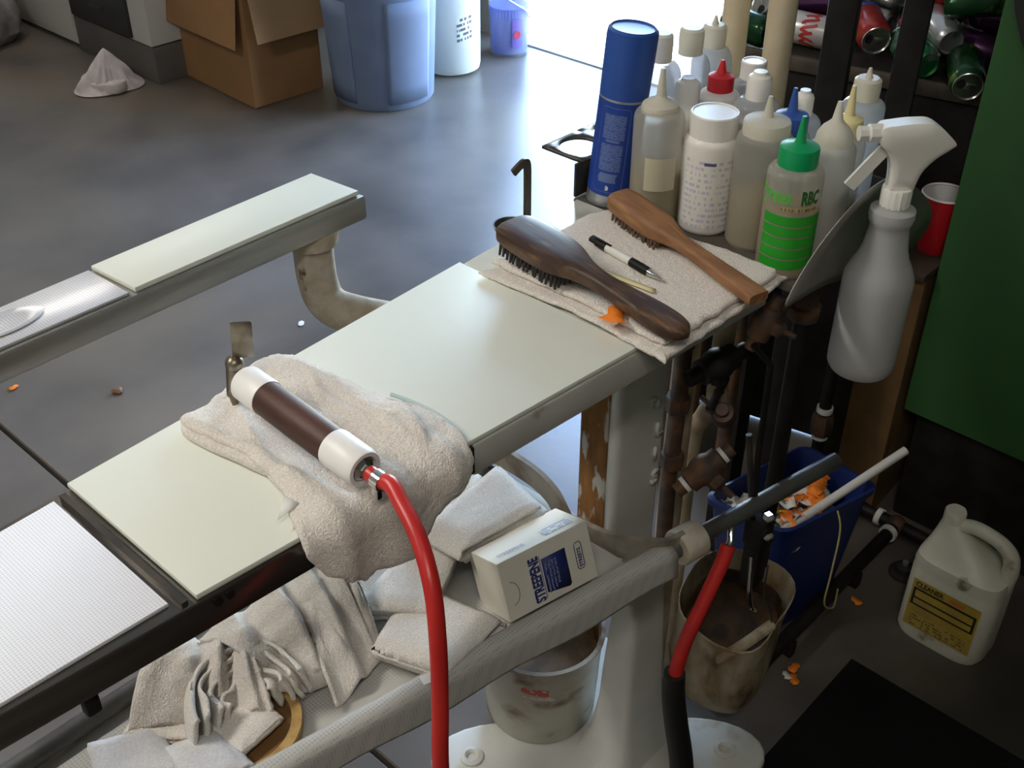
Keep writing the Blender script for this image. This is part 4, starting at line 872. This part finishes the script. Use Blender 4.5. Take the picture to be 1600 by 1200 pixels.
B().grid(8, 1, lambda u, v: lx(-.006 - .03 * u, .137 + .009 * v) + Vector((0, .0005, 0))).build('orange_mark', mat('label_orange', (.5, .14, .03), .6), jg, normals=False)
B().grid(8, 1, lambda u, v: lx(-.055 + .11 * u, .04 + .03 * v) + Vector((0, .0005, 0))).build('small_print', printmat('brown_rows', (.36, .26, .05), (.16, .1, .03), 4, 16, .6, .5), jg, normals=False)
# ------------------------------------------------------------------ floor mat, tags on the floor
mt = B().prism([(.55, -1.2), (1.515, -1.2), (1.515, .53), (1.18, .53), (.55, .5)], .001, .011, bev=.003).build('floor_mat', mat('black_rubber_mat', (.006, .006, .006), .85, bump=.4, bscale=300, spec=.15)); tag(mt, 'black rubber floor mat in front of the pedestal', 'mat')
for i, (x, y, z) in enumerate(((1.425, .60, .003), (1.40, .585, .003), (1.66, .60, .003))):
    tagpiece('orange paper tag dropped on the floor beside the black mat' if i < 2 else 'orange paper tag on the floor beside the iron floor pipe', (x, y, z), 40 * i, 1.0, 'orange tags on the floor by the mat' if i < 2 else None, seed=40 + i)
tagpiece('white paper scrap dropped between orange tags near the mat', (1.40, .60, .003), 70, .8, None, sheet=PAPER, seed=50)
tagpiece('orange paper scrap on the open floor beyond the board', (.857, 2.543, .003), 10, 1.0, seed=61)
st = B().lathe([(0, 0), (.012, .002), (.014, .006), (.008, .012), (0, .013)], Matrix.Translation((1.03, 2.335, 0)), 10, bump=lambda a, z: 1 + .2 * math.sin(3 * a)).build('debris_crumb', mat('brown_crumb', (.2, .1, .05), .8)); tag(st, 'small brown crumb on the open floor', 'debris')
st = B().lathe([(0, 0), (.008, .001), (.009, .004), (0, .006)], Matrix.Translation((.92, 2.05, 0)), 10, bump=lambda a, z: 1 + .2 * math.sin(2 * a)).build('debris_crumb', BLACK); tag(st, 'small black crumb on the open floor', 'debris')
st = B().lathe([(0, 0), (.01, .001), (.011, .003), (0, .005)], Matrix.Translation((1.55, 2.25, 0)), 8, bump=lambda a, z: 1 + .3 * math.sin(2 * a)).build('debris_crumb', PAPER); tag(st, 'tiny white paper crumb on the open floor', 'debris')

# ------------------------------------------------------------------ pipework
INS = mat('beige_pipe_wrap', (.6, .5, .34), .8, c2=(.54, .44, .29), scale=14, bump=.25, bscale=60, bdist=.002)
def vpipe(label, x, y, r, z0, z1, m, name='insulated_pipe', group=None):
    t = thing(name, label, 'pipe', (x, y, 0), group=group)
    pb = B().lathe([(0, z0), (r, z0), (r, z1), (0, z1)], seg=28).build('wrap', m, t); return t
vpipe('beige wrapped upright pipe behind the clear bottles', 1.435, .897, .0195, .9, 2.99, INS, group='beige wrapped upright pipes')
vpipe('beige wrapped upright pipe nearer the can rack', 1.435, .822, .0205, .9, 2.99, INS, group='beige wrapped upright pipes')
for y in (.897, .822):
    o = B().lathe([(0, .33), (.013, .33), (.013, .9), (0, .9)], Matrix.Translation((1.435, y, 0)), 18).build('iron_pipe', IRON); tag(o, 'bare iron pipe dropping below the %s' % ('wrapped upright behind the clear bottles' if y > .85 else 'wrapped upright nearer the can rack'), 'pipe', 'iron pipes under the wrapped uprights')
# big rusty drop pipe with union and pet cock
up = thing('drop_pipe', 'rusty upright pipe with large union and brass cock beside the tray', 'pipe', (1.22, .605, 0))
B().lathe([(0, .42), (.012, .42), (.012, .95), (0, .95)], seg=20).build('pipe', BLACK, up)
B().lathe([(0, .88), (.021, .88), (.023, .886), (.023, .90), (.019, .903), (.019, .955), (.022, .958), (.022, .97), (0, .97)], seg=8).build('union', IRON, up)
B().tube([(0, 0, .93), (-.035, -.012, .945), (-.06, -.015, .945)], .007, 12).build('cock_body', BRASS, up)
B().tube([(-.06, -.015, .945), (-.085, -.01, .935), (-.10, -.0, .915)], [.005, .006, .004], 10).build('cock_spout', BRASS, up)
B().ball((-.055, -.015, .952), .011, 14).build('cock_nut', BRASS, up)
# valves under the board
def valve(label, p, dirv, s=1, m=BLACK, wheel=True, tape=False):
    t = thing('steam_valve', label, 'valve', M=frame(p, dirv), group=None)
    B().lathe([(0, -.05 * s), (.011 * s, -.05 * s), (.011 * s, -.03 * s), (.018 * s, -.028 * s), (.018 * s, -.016 * s), (.021 * s, -.01 * s), (.023 * s, 0), (.021 * s, .01 * s), (.018 * s, .016 * s), (.018 * s, .028 * s), (.011 * s, .03 * s), (.011 * s, .05 * s), (0, .05 * s)], seg=24).build('valve_body', m, t)
    B().lathe([(0, 0), (.014 * s, 0), (.014 * s, .03 * s), (.01 * s, .034 * s), (.005 * s, .036 * s), (.005 * s, .055 * s), (0, .055 * s)], frame((0, 0, 0), (0, -1, .15)), 8).build('bonnet', m, t)
    if wheel: B().box((0, -.057 * s, .006 * s), (.012 * s, .005 * s, .07 * s), M=rot((0, 0, 0), 0, 30, 0), bev=.002).build('lever', m, t)
    if tape:
        for z in (-.034, .034): B().lathe([(.0112 * s, z * s - .003), (.0125 * s, z * s - .003), (.0125 * s, z * s + .003), (.0112 * s, z * s + .003)], seg=20).build('tape_wrap', PAPER, t)
    return t
PLUM = mat('plum_iron', (.07, .035, .03), .5, .3, c2=(.1, .055, .04), scale=30)
valve('black valve with glossy lever arm below the tray corner', (1.10, .655, .84), (.8, -.2, .1), 1.0, BLACK)
valve('plum coloured valve on the tan pipe below the black one', (1.135, .655, .735), (.5, .2, -.6), .8, PLUM, wheel=False)
valve('dark valve with white tape rings above the waste bin', (1.10, .655, .658), (.6, -.3, .45), 1.0, IRON, wheel=False, tape=True)
valve('dark valve half under the folded towel edge', (1.11, .60, .925), (.3, -.2, .9), .8, IRON, wheel=False)
t = thing('insulated_pipe', 'tan wrapped pipe rising behind the valves', 'pipe', (1.145, .735, 0)); B().tube([(1.145, .735, 0), (1.145, .735, .62), (1.14, .73, .8), (1.14, .73, .975)], .019, 18).build('wrap', TAN, t, w=True)
t = thing('insulated_pipe', 'tan wrapped pipe bend beside the pedestal column', 'pipe', (1.25, .775, 0)); B().tube([(1.25, .775, 0), (1.25, .775, .52), (1.22, .74, .64), (1.17, .69, .72), (1.15, .68, .76), (1.15, .678, .90), (1.17, .675, .97)], .015, 18, smooth=5).build('wrap', TAN, t, w=True)
t = thing('iron_pipe', 'dark iron pipe clamped against the pedestal column', 'pipe', (1.10, .70, 0)); B().tube([(1.092, .705, .47), (1.088, .705, .62), (1.085, .70, .75), (1.085, .70, .955)], .012, 14).build('pipe', IRON, t, w=True)
for z in (.66, .76, .87): B().lathe([(0, -.012), (.017, -.012), (.018, 0), (.017, .012), (0, .012)], Matrix.Translation((1.086, .7015, z)), 8).build('coupling', IRON, t, w=True)
# pedal linkage
lk = thing('pedal_linkage', 'black pedal linkage rods hanging over the waste bin', 'linkage', (1.12, .59, .45))
B().tube([(1.09, .60, .90), (1.12, .588, .86), (1.125, .588, .70), (1.13, .585, .62)], .0045, 10).build('rod', BLACK, lk, w=True)
B().tube([(1.14, .615, .72), (1.145, .60, .62), (1.15, .59, .55)], .0045, 10).build('rod', DARKSTEEL, lk, w=True)
B().box((1.152, .583, .55), (.03, .035, .05), bev=.006).build('bracket', BLACK, lk, w=True)
B().box((1.16, .585, .49), (.035, .03, .10), M=None, bev=.008).build('lever_block', BLACK, lk, w=True)
for z, y in ((.592, .565), (.558, .562)): B().lathe([(0, -.006), (.008, -.006), (.008, .006), (.004, .008), (0, .008)], frame((1.145, y, z), (-.5, -.8, .3)), 6).build('nut', CHROME, lk, w=True)
B().tube([(1.13, .575, .52), (1.12, .565, .47), (1.125, .56, .43), (1.14, .56, .41)], .0035, 8, smooth=5).build('hook_rod', CHROME, lk, w=True)
B().tube([(1.07, .583, .62), (1.06, .575, .60), (1.05, .572, .595)], .005, 10).build('hose_barb', CHROME, lk, w=True)
# floor pipes
fp = thing('floor_pipe', 'dark iron pipe run along the floor with taped elbow', 'pipe', (1.6, .633, 0))
B().tube([(1.35, .633, .05), (1.87, .633, .05)], .014, 16).build('pipe', BLACK, fp, w=True)
B().tube([(1.87, .76, .05), (1.87, .45, .05)], .014, 16).build('pipe', BLACK, fp, w=True)
B().ball((1.87, .633, .05), .022, 16).build('elbow', IRON, fp, w=True)
for c, dv in (((1.835, .633, .05), (1, 0, 0)), ((1.87, .672, .05), (0, 1, 0))): B().lathe([(.0142, -.006), (.0185, -.006), (.0185, .006), (.0142, .006)], frame(c, dv), 20).build('tape_wrap', PAPER, fp, w=True)
for x in (1.45, 1.7): B().box((x, .633, .018), (.02, .03, .036), bev=.003).build('pipe_stand', BLACK, fp, w=True)
dp = thing('union_pipe', 'black upright pipe with taped union in front of the brown carton', 'pipe', (1.78, .80, 0))
B().lathe([(0, .002), (.0125, .002), (.0125, .62), (0, .62)], seg=18).build('pipe', BLACK, dp)
B().lathe([(0, .26), (.02, .26), (.024, .268), (.024, .295), (.02, .31), (0, .31)], seg=8).build('union', IRON, dp)
for z in (.25, .315): B().lathe([(.0127, z), (.0165, z), (.0165, z + .012), (.0127, z + .012)], seg=20).build('tape_wrap', PAPER, dp)
bpo = thing('steel_post', 'dark square steel post behind the rusty drop pipe', 'post', (1.60, .90, 0)); B().box((0, 0, .45), (.045, .045, .89), bev=.004).build('post', BLACK, bpo)
bbd = B().box((0, 0, .41), (.012, .42, .82), M=rot((1.85, 1.27, .001), 0, 0, -47), bev=.002).build('light_blocker', mat('blocker_brown', (.17, .125, .085), .85, c2=(.1, .07, .05), scale=7, detail=6)); tag(bbd, 'brown panel added behind the pedestal to block doorway light', 'board')  # added panel hidden by the column, keeps doorway light off the floor
# brown carton and red cup
bc = thing('cardboard_box', 'tall brown cardboard carton standing beside the green machine', 'box', M=rot((1.99, .79, 0), 0, 0, 4))
KRAFT = mat('brown_kraft', (.19, .105, .035), .8, c2=(.15, .08, .028), scale=10)
for c, s_ in (((-.085, 0, .3), (.004, .15, .6)), ((.085, 0, .3), (.004, .15, .6)), ((0, -.073, .3), (.166, .004, .6)), ((0, .073, .3), (.166, .004, .6)), ((0, 0, .004), (.166, .142, .004))): B().box(c, s_, bev=.0008, seg=1).build('panel', KRAFT, bc)
def cup(label, loc, grp):
    t = thing('plastic_cup', label, 'cup', loc, group=grp)
    B().lathe([(0, .0), (.029, 0), (.03, .002), (.043, .118), (.042, .118), (.029, .004), (0, .004)], seg=32).build('wall', mat('red_cup_plastic', (.5, .012, .02), .3), t)
    B().lathe([(.0405, .1185), (.0425, .117), (.0445, .1185), (.0425, .1215), (.0405, .1185)], seg=32).build('rim', mat('cup_white', (.75, .73, .72), .4), t)
    B().lathe([(.0415, .117), (.029, .006), (0, .006)], seg=32).build('lining', MATS['cup_white'], t)
shelf2 = B().box((1.99, .79, .612), (.2, .17, .016), bev=.002).build('wooden_plank', mat('dark_plank', (.05, .03, .018), .7, c2=(.03, .02, .012), scale=12)); tag(shelf2, 'dark wooden plank lying across the brown carton', 'plank')
cup('red plastic cup with white rim standing by the green machine', (2.0, .745, .62), None)
lid = B().lathe([(0, 0), (.035, 0), (.037, .006), (.03, .012), (0, .012)], Matrix.Translation((1.935, .80, .62)) @ Matrix.Diagonal((1, .8, 1, 1)), 32).build('dish', mat('black_gloss', (.012, .012, .012), .15)); tag(lid, 'small glossy black dish beside the red cup', 'dish')
# ------------------------------------------------------------------ green machine
gm = thing('green_machine', 'large machine with a plain green side panel above a black base', 'machine', (2.3, -.4, 0))
GP = mat('green_enamel', (.04, .125, .036), .5, c2=(.036, .115, .034), scale=3)
B().box((2.35, -.45, .15), (.78, 2.26, .296), bev=.004).build('base', BLACK, gm, w=True)
B().box((2.36, -.455, 1.1), (.8, 2.27, 1.6), bev=.004).build('cabinet', BLACK, gm, w=True)
B().box((1.945, -.45, 1.1), (.03, 2.30, 1.62), bev=.004).build('side_panel', GP, gm, w=True)
B().lathe([(0, 0), (.34, 0), (.35, .01), (.35, .03), (.31, .045), (0, .05)], frame((1.93, .345, 1.255), (-1, 0, 0)), 48).build('round_door', mat('dark_door', (.03, .03, .028), .4), gm, w=True)
# ------------------------------------------------------------------ can rack
rk = thing('can_rack', 'black steel rack holding a heap of drink cans', 'rack', (2.25, 1.0, 0))
RT = rot((2.05, 1.02, 0), 0, 0, 12)
rt_ = lambda x, y, z: RT @ Vector((x, y, z))
B().box((.25, .0, .885), (.5, .62, .02), M=RT, bev=.004).build('shelf', DARKSTEEL, rk, w=True)
B().box((.0, .0, .892), (.012, .62, .03), M=RT, bev=.003).build('shelf_lip', mat('brown_edge', (.1, .075, .055), .6, c2=(.06, .045, .035), scale=20), rk, w=True)
B().box((.5, .0, 1.2), (.012, .62, .65), M=RT, bev=.003).build('back_panel', BLACK, rk, w=True)
for x, y in ((.03, -.28), (.03, .28), (.47, -.28), (.47, .28)): B().box((x, y, .4375), (.03, .03, .875), M=RT, bev=.003).build('leg', BLACK, rk, w=True)
B().box((.012, .0, .44), (.008, .60, .872), M=RT, bev=.002).build('front_panel', BLACK, rk, w=True)
B().box((.25, -.305, .44), (.46, .008, .86), M=RT, bev=.002).build('side_panel', BLACK, rk, w=True)
po = [(1.86, .945, .052), (1.86, .812, .045)]
for i, (x, y, s_) in enumerate(po):
    t = thing('steel_post', ('wide dark steel upright in front of the can rack', 'narrow dark steel upright in front of the can rack')[i], 'post', (x, y, 0)); B().box((0, 0, 1.49), (s_ * .9, s_, 2.98), M=rot((0, 0, 0), 0, 0, 20), bev=.004).build('post', mat('grey_black_post', (.022, .021, .019), .5, 0, c2=(.012, .011, .01), scale=14, spec=.3), t)
# cans
ALU = mat('can_aluminium', (.72, .72, .7), .25, 1)
CC = dict(white=mat('can_white', (.7, .68, .66), .3, .4), red=mat('can_red', (.33, .014, .018), .35, .3, c2=(.36, .05, .02), scale=40, lo=.5, hi=.65), green=mat('can_green', (.02, .2, .06), .25, .6, c2=(.25, .4, .3), scale=22, lo=.55, hi=.62), purple=mat('can_purple', (.09, .03, .1), .3, .6, c2=(.5, .5, .5), scale=18, lo=.55, hi=.62), silver=mat('can_silver_print', (.55, .55, .56), .25, .8, c2=(.2, .3, .25), scale=25, lo=.58, hi=.64), dark=mat('can_dark_green', (.012, .06, .02), .22, .5, c2=(.15, .25, .05), scale=20, lo=.58, hi=.65))
CANS = []
def can(*a, **k): CANS.append((a, k))
def can_build(label, col, c, axis, crush=0, group=None, marks=None):
    ax_ = Vector(axis).normalized(); M = frame(Vector(c) - ax_ * .06, ax_)
    t = thing('drink_can', label, 'can', M=M, group=group)
    sd_ = sum(map(ord, label)) % 97 + c[0] * 50
    def cr(a, z): return 1 + (crush * (.35 * nz3(math.cos(a) * 1.6 + sd_, math.sin(a) * 1.6, z * 30) - .18 * math.exp(-((z - .06) / .03) ** 2)) if crush else 0)
    B().lathe([(0, .005), (.02, .004), (.0235, 0), (.027, .004), (.033, .014), (.033, .1), (.031, .108), (.027, .115)], seg=28, bump=cr if crush else None).build('body', CC[col], t)
    ld = B().lathe([(.027, .1145), (.028, .118), (.0265, .119), (.025, .115), (0, .115)], seg=28).build('lid', ALU, t)
    B().box((.004, 0, .1165), (.018, .011, .0012), bev=.0004).build('tab', ALU, ld)
    B().lathe([(0, 0), (.008, 0)], Matrix.Translation((-.013, 0, .1153)) @ Matrix.Diagonal((1, 1.2, 1, 1)), 16).build('opening', BLACK, ld)
    if marks:
        for nm, mm, fn, nu, nv in marks: B().grid(nu, nv, fn).build(nm, mm, t, normals=False)
    return t
cw_ = lambda a, z, r_=.0334: Vector((r_ * math.cos(R(a)), r_ * math.sin(R(a)), z))
toward = Vector((-.66, -.62, .35))
RM = mat('can_red_mark', (.5, .03, .03), .4); YM = mat('can_yellow_mark', (.65, .5, .03), .4); BM = mat('can_blue_mark', (.03, .06, .35), .4)
swirl = [('red_script', RM, lambda u, v, k=k: cw_(k * 30 + 34 * u + 10 * math.sin(v * 3), .045 + .028 * math.sin(u * 5 + k) * .5 + .008 * v + .012), 10, 2) for k in range(12)]
can('white can with red script lying on the rack behind the wide upright', 'white', (2.12, 1.14, .932), (-.25, 1, .05), 0, None, swirl)
band = [('yellow_emblem', YM, lambda u, v: cw_(140 + 60 * u, .018 + .025 * v), 8, 2), ('yellow_emblem', YM, lambda u, v: cw_(200 + 45 * u, .05 + .02 * v), 8, 2), ('blue_band', BM, lambda u, v: cw_(360 * u, .012 + .012 * v), 28, 1)]
can('red can with yellow emblem and dented lid between the uprights', 'red', (2.165, .99, .95), (-.74, -.66, -.12), 0, None, band)
can('silver-ended can with bright bottom facing the board', 'silver', (2.17, .935, .95), (.6, .68, .12), 0)
can('dark green can sagging over the rack corner', 'dark', (2.10, .80, .923), (-.85, -.5, -.15), 0)
can('crushed purple and silver can on the heap', 'purple', (2.17, 1.16, .98), (.3, -.9, .15), .9)
can('crushed bright green can at the top of the heap', 'green', (2.25, 1.09, 1.05), (.9, .3, .3), .8)
can('pale green and white can beside the narrow upright', 'green', (2.16, .93, .945), (.55, .75, .1), .2)
can('large dented dark green can near the grey sack', 'dark', (2.2, .855, 1.01), (.35, -.9, .15), .6)
can('dark can at the open end of the rack', 'silver', (2.13, 1.235, .935), (-.6, .2, .3), .3)
can('dark can lying lowest at the open end of the rack', 'dark', (2.07, 1.25, .931), (.2, .9, .0), .4)
rnd = random.Random(5); cols = ['green', 'silver', 'red', 'purple', 'dark', 'white']; k = 0
NAMES = {'green': 'green drink can in the heap on the rack', 'silver': 'silver drink can in the heap on the rack', 'red': 'plain red drink can in the heap on the rack', 'purple': 'purple drink can in the heap on the rack', 'dark': 'dark green drink can in the heap on the rack', 'white': 'plain white drink can in the heap on the rack'}
for lay in range(2):
    for i in range(3 if lay == 0 else 2):
        for j in range(4):
            x, y, z = 2.25 + .075 * i + .04 * lay, 1.21 - .125 * j + .03 * i, .934 + .064 * lay
            cn = cols[k % 6]; k += 1
            can(NAMES[cn], cn, (x, y, z), (rnd.uniform(-.3, .3), 1, rnd.uniform(-.06, .06)), rnd.choice([0, .3, .6]), cn + ' cans in the heap')
pos = [Vector(a[2]) for a, _ in CANS]; axs = [Vector(a[3]).normalized() for a, _ in CANS]; mob = [.06 if i < 10 else 1 for i in range(len(CANS))]
RTI = RT.inverted(); SACK = Vector((2.43, .845, 1.03))
for it in range(90):
    for a in range(len(pos)):
        for c in range(a + 1, len(pos)):
            if (pos[a] - pos[c]).length > .19: continue
            for s1 in (-.03, 0, .03):
                for s2 in (-.03, 0, .03):
                    d_ = (pos[a] + axs[a] * s1) - (pos[c] + axs[c] * s2); L_ = d_.length
                    if L_ < .0685:
                        d_ = d_ * ((.0685 - L_) / max(L_, .001) * .3); t_ = mob[a] + mob[c]; pos[a] += d_ * (mob[a] / t_); pos[c] -= d_ * (mob[c] / t_)
        lo_ = .897 + .034 + abs(axs[a].z) * .03
        if pos[a].z < lo_: pos[a].z = lo_
        q_ = RTI @ pos[a]
        if q_.x > .43: q_.x = .43; pos[a] = RT @ q_
        e_ = pos[a] - SACK
        if e_.length < .125: pos[a] += e_ * ((.125 - e_.length) / e_.length)
for (a, kw), p_ in zip(CANS, pos):
    a = list(a); a[2] = tuple(p_); can_build(*a, **kw)
sack = B().lathe([(0, 0), (.05, .0), (.07, .03), (.075, .1), (.07, .18), (.05, .24), (.02, .27), (0, .27)], Matrix.Translation((SACK.x, SACK.y, .898)), 28, bump=lambda a, z: 1 + .18 * nz3(math.cos(a) * 2.2, math.sin(a) * 2.2, z * 14)).build('plastic_sack', plastic_clear('grey_film', (.4, .43, .46), .25, .3, .2)); tag(sack, 'grey translucent plastic sack behind the cans', 'sack')

# ------------------------------------------------------------------ far side: bins, carton, cabinets
BP = mat('blue_grey_plastic', (.165, .215, .33), .68, c2=(.145, .19, .3), scale=6, bump=.15, bscale=200)
tbn = thing('trash_can', 'tall blue-grey plastic trash can on the floor', 'trash can', (2.85, 3.36, 0))
B().lathe([(0, .01), (.18, .01), (.187, 0), (.195, .012), (.233, .66), (.243, .662), (.245, .69), (.235, .695), (.228, .66), (.19, .03), (0, .03)], seg=64).build('bin_body', BP, tbn)
for a0, a1 in ((-222, -164), (-126, -73)):
    B().grid(14, 6, lambda u, v: Vector(((.1975 + .0375 * v * .6) * math.cos(R(a0 + (a1 - a0) * u)), (.1975 + .0375 * v * .6) * math.sin(R(a0 + (a1 - a0) * u)), .03 + .39 * v))).build('raised_panel', BP, tbn, solid=.006, offset=0)
B().box((0, 0, 0), (.02, .006, .012), M=frame((-.207, -.01, .27), (0, 0, 1), (.05, -1, 0)), bev=.002).build('latch_stud', BLACK, tbn)
wt = thing('plastic_drum', 'tall white translucent drum with a black printed label beside the trash can', 'drum', (3.235, 3.375, 0))
B().lathe([(0, .004), (.1, .002), (.118, .012), (.122, .03), (.126, .48), (.1, .52), (.05, .53), (0, .53)], seg=48).build('body', mat('milky_drum', (.74, .76, .72), .45, transl=.25), wt)
B().grid(10, 3, lambda u, v: Vector((.1245 * math.cos(R(-122 + 32 * u)), .1245 * math.sin(R(-122 + 32 * u)), .16 + .10 * v - .012 * (1 - u)))).build('printed_label', printmat('drum_print', (.74, .76, .72), (.12, .12, .14), 5, 6, .55, .55, seed=3), wt, normals=False)
bkt = thing('bucket', 'white bucket of blue liquid with a red-marked label near the doorway', 'bucket', (3.545, 3.335, 0))
B().lathe([(0, .004), (.078, .002), (.081, .01), (.09, .28), (.094, .282), (.094, .292), (.087, .29), (.078, .012), (0, .012)], seg=40).build('wall', plastic_clear('clear_bucket_wall', (.75, .78, .8), .85, .3, .1), bkt)
B().lathe([(0, .013), (.0765, .013), (.0845, .205), (0, .205)], seg=36).build('liquid', mat('blue_detergent', (.03, .09, .6), .2, transl=.4), bkt)
B().grid(8, 4, lambda u, v: Vector((.0885 * math.cos(R(-128 + 28 * u)), .0885 * math.sin(R(-128 + 28 * u)), .045 + .12 * v))).build('label', printmat('violet_label', (.12, .12, .42), (.22, .08, .3), 7, 5, .5, .5), bkt, normals=False)
B().lathe([(0, 0), (.016, 0), (.016, .001), (0, .001)], frame((.0895 * math.cos(R(-114)), .0895 * math.sin(R(-114)), .1), (math.cos(R(-114)), math.sin(R(-114)), 0)), 20).build('red_emblem', mat('emblem_red', (.45, .04, .08), .5), bkt)
B().tube([(-.08, -.03, .27), (-.05, -.08, .235), (.0, -.097, .2), (.05, -.08, .16), (.085, -.035, .14)], .003, 8, smooth=6).build('handle', mat('handle_white', (.75, .75, .75), .4), bkt)
# cardboard carton with flaps folded down outside
cbm = rot((2.396, 3.60, 0), 0, 0, -3); cbx = thing('cardboard_box', 'large brown cardboard box with its flaps folded down outside', 'box', M=cbm)
CBD = mat('cardboard', (.3, .155, .06), .8, c2=(.26, .135, .052), scale=5); CB2 = mat('cardboard_inner', (.33, .2, .1), .8, c2=(.28, .17, .085), scale=5)
for c, s_ in (((.003, .25, .25), (.006, .5, .49)), ((.32, .25, .25), (.006, .5, .49)), ((.16, .003, .25), (.311, .006, .49)), ((.16, .497, .25), (.311, .006, .49)), ((.16, .25, .005), (.30, .48, .006))): B().box(c, s_, bev=.001, seg=1).build('panel', CBD, cbx)
B().box((0, 0, -.125), (.005, .49, .26), M=rot((-.012, .25, .495), 0, 9, 0), bev=.001, seg=1).build('flap', CBD, cbx)
B().box((0, 0, -.115), (.305, .005, .24), M=rot((.165, -.012, .495), -10, 0, 0), bev=.001, seg=1).build('flap', CB2, cbx)
# cabinets
cab = thing('base_cabinet', 'white cabinet with black drawer front on a grey plinth', 'cabinet', (2.6, 4.4, 0))
GRYP = mat('grey_plinth', (.12, .105, .095), .7, c2=(.1, .088, .08), scale=5); CWH = mat('cabinet_white', (.55, .53, .5), .5); BLKF = mat('black_front', (.03, .03, .032), .4)
B().box((2.59, 4.41, .075), (.6, .62, .148), bev=.002).build('plinth', GRYP, cab, w=True)
B().box((2.585, 4.41, .53), (.6, .62, .75), bev=.003).build('case', CWH, cab, w=True)
for z0, z1 in ((.165, .325), (.335, .53), (.54, .74)):
    dr = B().box((2.28, 4.46, (z0 + z1) / 2), (.02, .46, z1 - z0), bev=.003).build('drawer_front', BLKF, cab, w=True)
    B().box((2.268, 4.46, (z0 + z1) / 2), (.008, .1, .018), bev=.003).build('handle', mat('dark_handle', (.06, .06, .06), .4, .5), dr, w=True)
cb2 = thing('base_cabinet', 'plain white floor-standing cabinet next to the drawer unit', 'cabinet', (2.6, 5.1, 0))
B().box((2.6, 5.13, .46), (.6, .8, .89), bev=.003).build('case', CWH, cb2, w=True)
B().box((2.6, 5.13, .009), (.57, .78, .016)).build('toe_base', BLKF, cb2, w=True)
dr = B().box((2.296, 5.13, .46), (.012, .77, .84), bev=.003).build('door', CWH, cb2, w=True)
bg_ = B().lathe([(0, .003), (.12, .003), (.16, .05), (.165, .12), (.14, .2), (.09, .26), (.04, .3), (0, .3)], Matrix.Translation((2.06, 5.12, 0)), 40, bump=lambda a, z: 1 + .16 * nz3(math.cos(a) * 2.4, math.sin(a) * 2.4, z * 12)).build('plastic_bag', mat('grey_bag_film', (.3, .29, .29), .35, c2=(.16, .15, .15), scale=9)); tag(bg_, 'full grey plastic bag on the floor beside the white cabinet', 'bag')
# rag on the floor
rg = thing('rag', 'white rag crumpled into a peak on the floor by the plinth', 'rag', (2.12, 4.22, 0))
def ragf(u, v):
    a = 2 * math.pi * u; r_ = (1 - v)
    rad = (.112 * (1 + .22 * math.cos(2 * a + .6) + .15 * nz3(math.cos(a) * 1.5, math.sin(a) * 1.5, 4))) * r_ ** .8
    fold_ = .3 * nz3(math.cos(a) * 3, math.sin(a) * 3, v * 2) * math.sin(math.pi * min(v * 1.3, 1))
    return Vector((2.13 + rad * math.cos(a) * (1 + fold_) + .0 * v, 4.22 + rad * math.sin(a) * (1 + fold_) - .02 * v, .004 + .165 * v ** 1.25 + .02 * fold_ * v))
B().grid(90, 30, ragf, wrap=True).build('cloth', mat('pinkish_cotton', (.62, .56, .55), .95, c2=(.55, .49, .48), scale=25), rg, w=True, sharp=180)
pad(B(), [(2.06, 4.30), (2.11, 4.33), (2.17, 4.25), (2.19, 4.16), (2.12, 4.12), (2.05, 4.19)], .004, .04, 3, .012, fr=9, freq=6).build('cloth', MATS['pinkish_cotton'], rg, w=True, sharp=180)
# right-hand dark floor fittings
fb = thing('floor_flange', 'dark round floor flange near the taped pipe elbow', 'flange', (1.80, .57, 0))
B().lathe([(0, .0), (.03, 0), (.03, .008), (.018, .01), (.018, .022), (.008, .026), (0, .026)], seg=20).build('plate', DARKSTEEL, fb)
B().lathe([(0, .022), (.007, .022), (.007, .034), (0, .034)], seg=6).build('bolt', STEEL, fb)
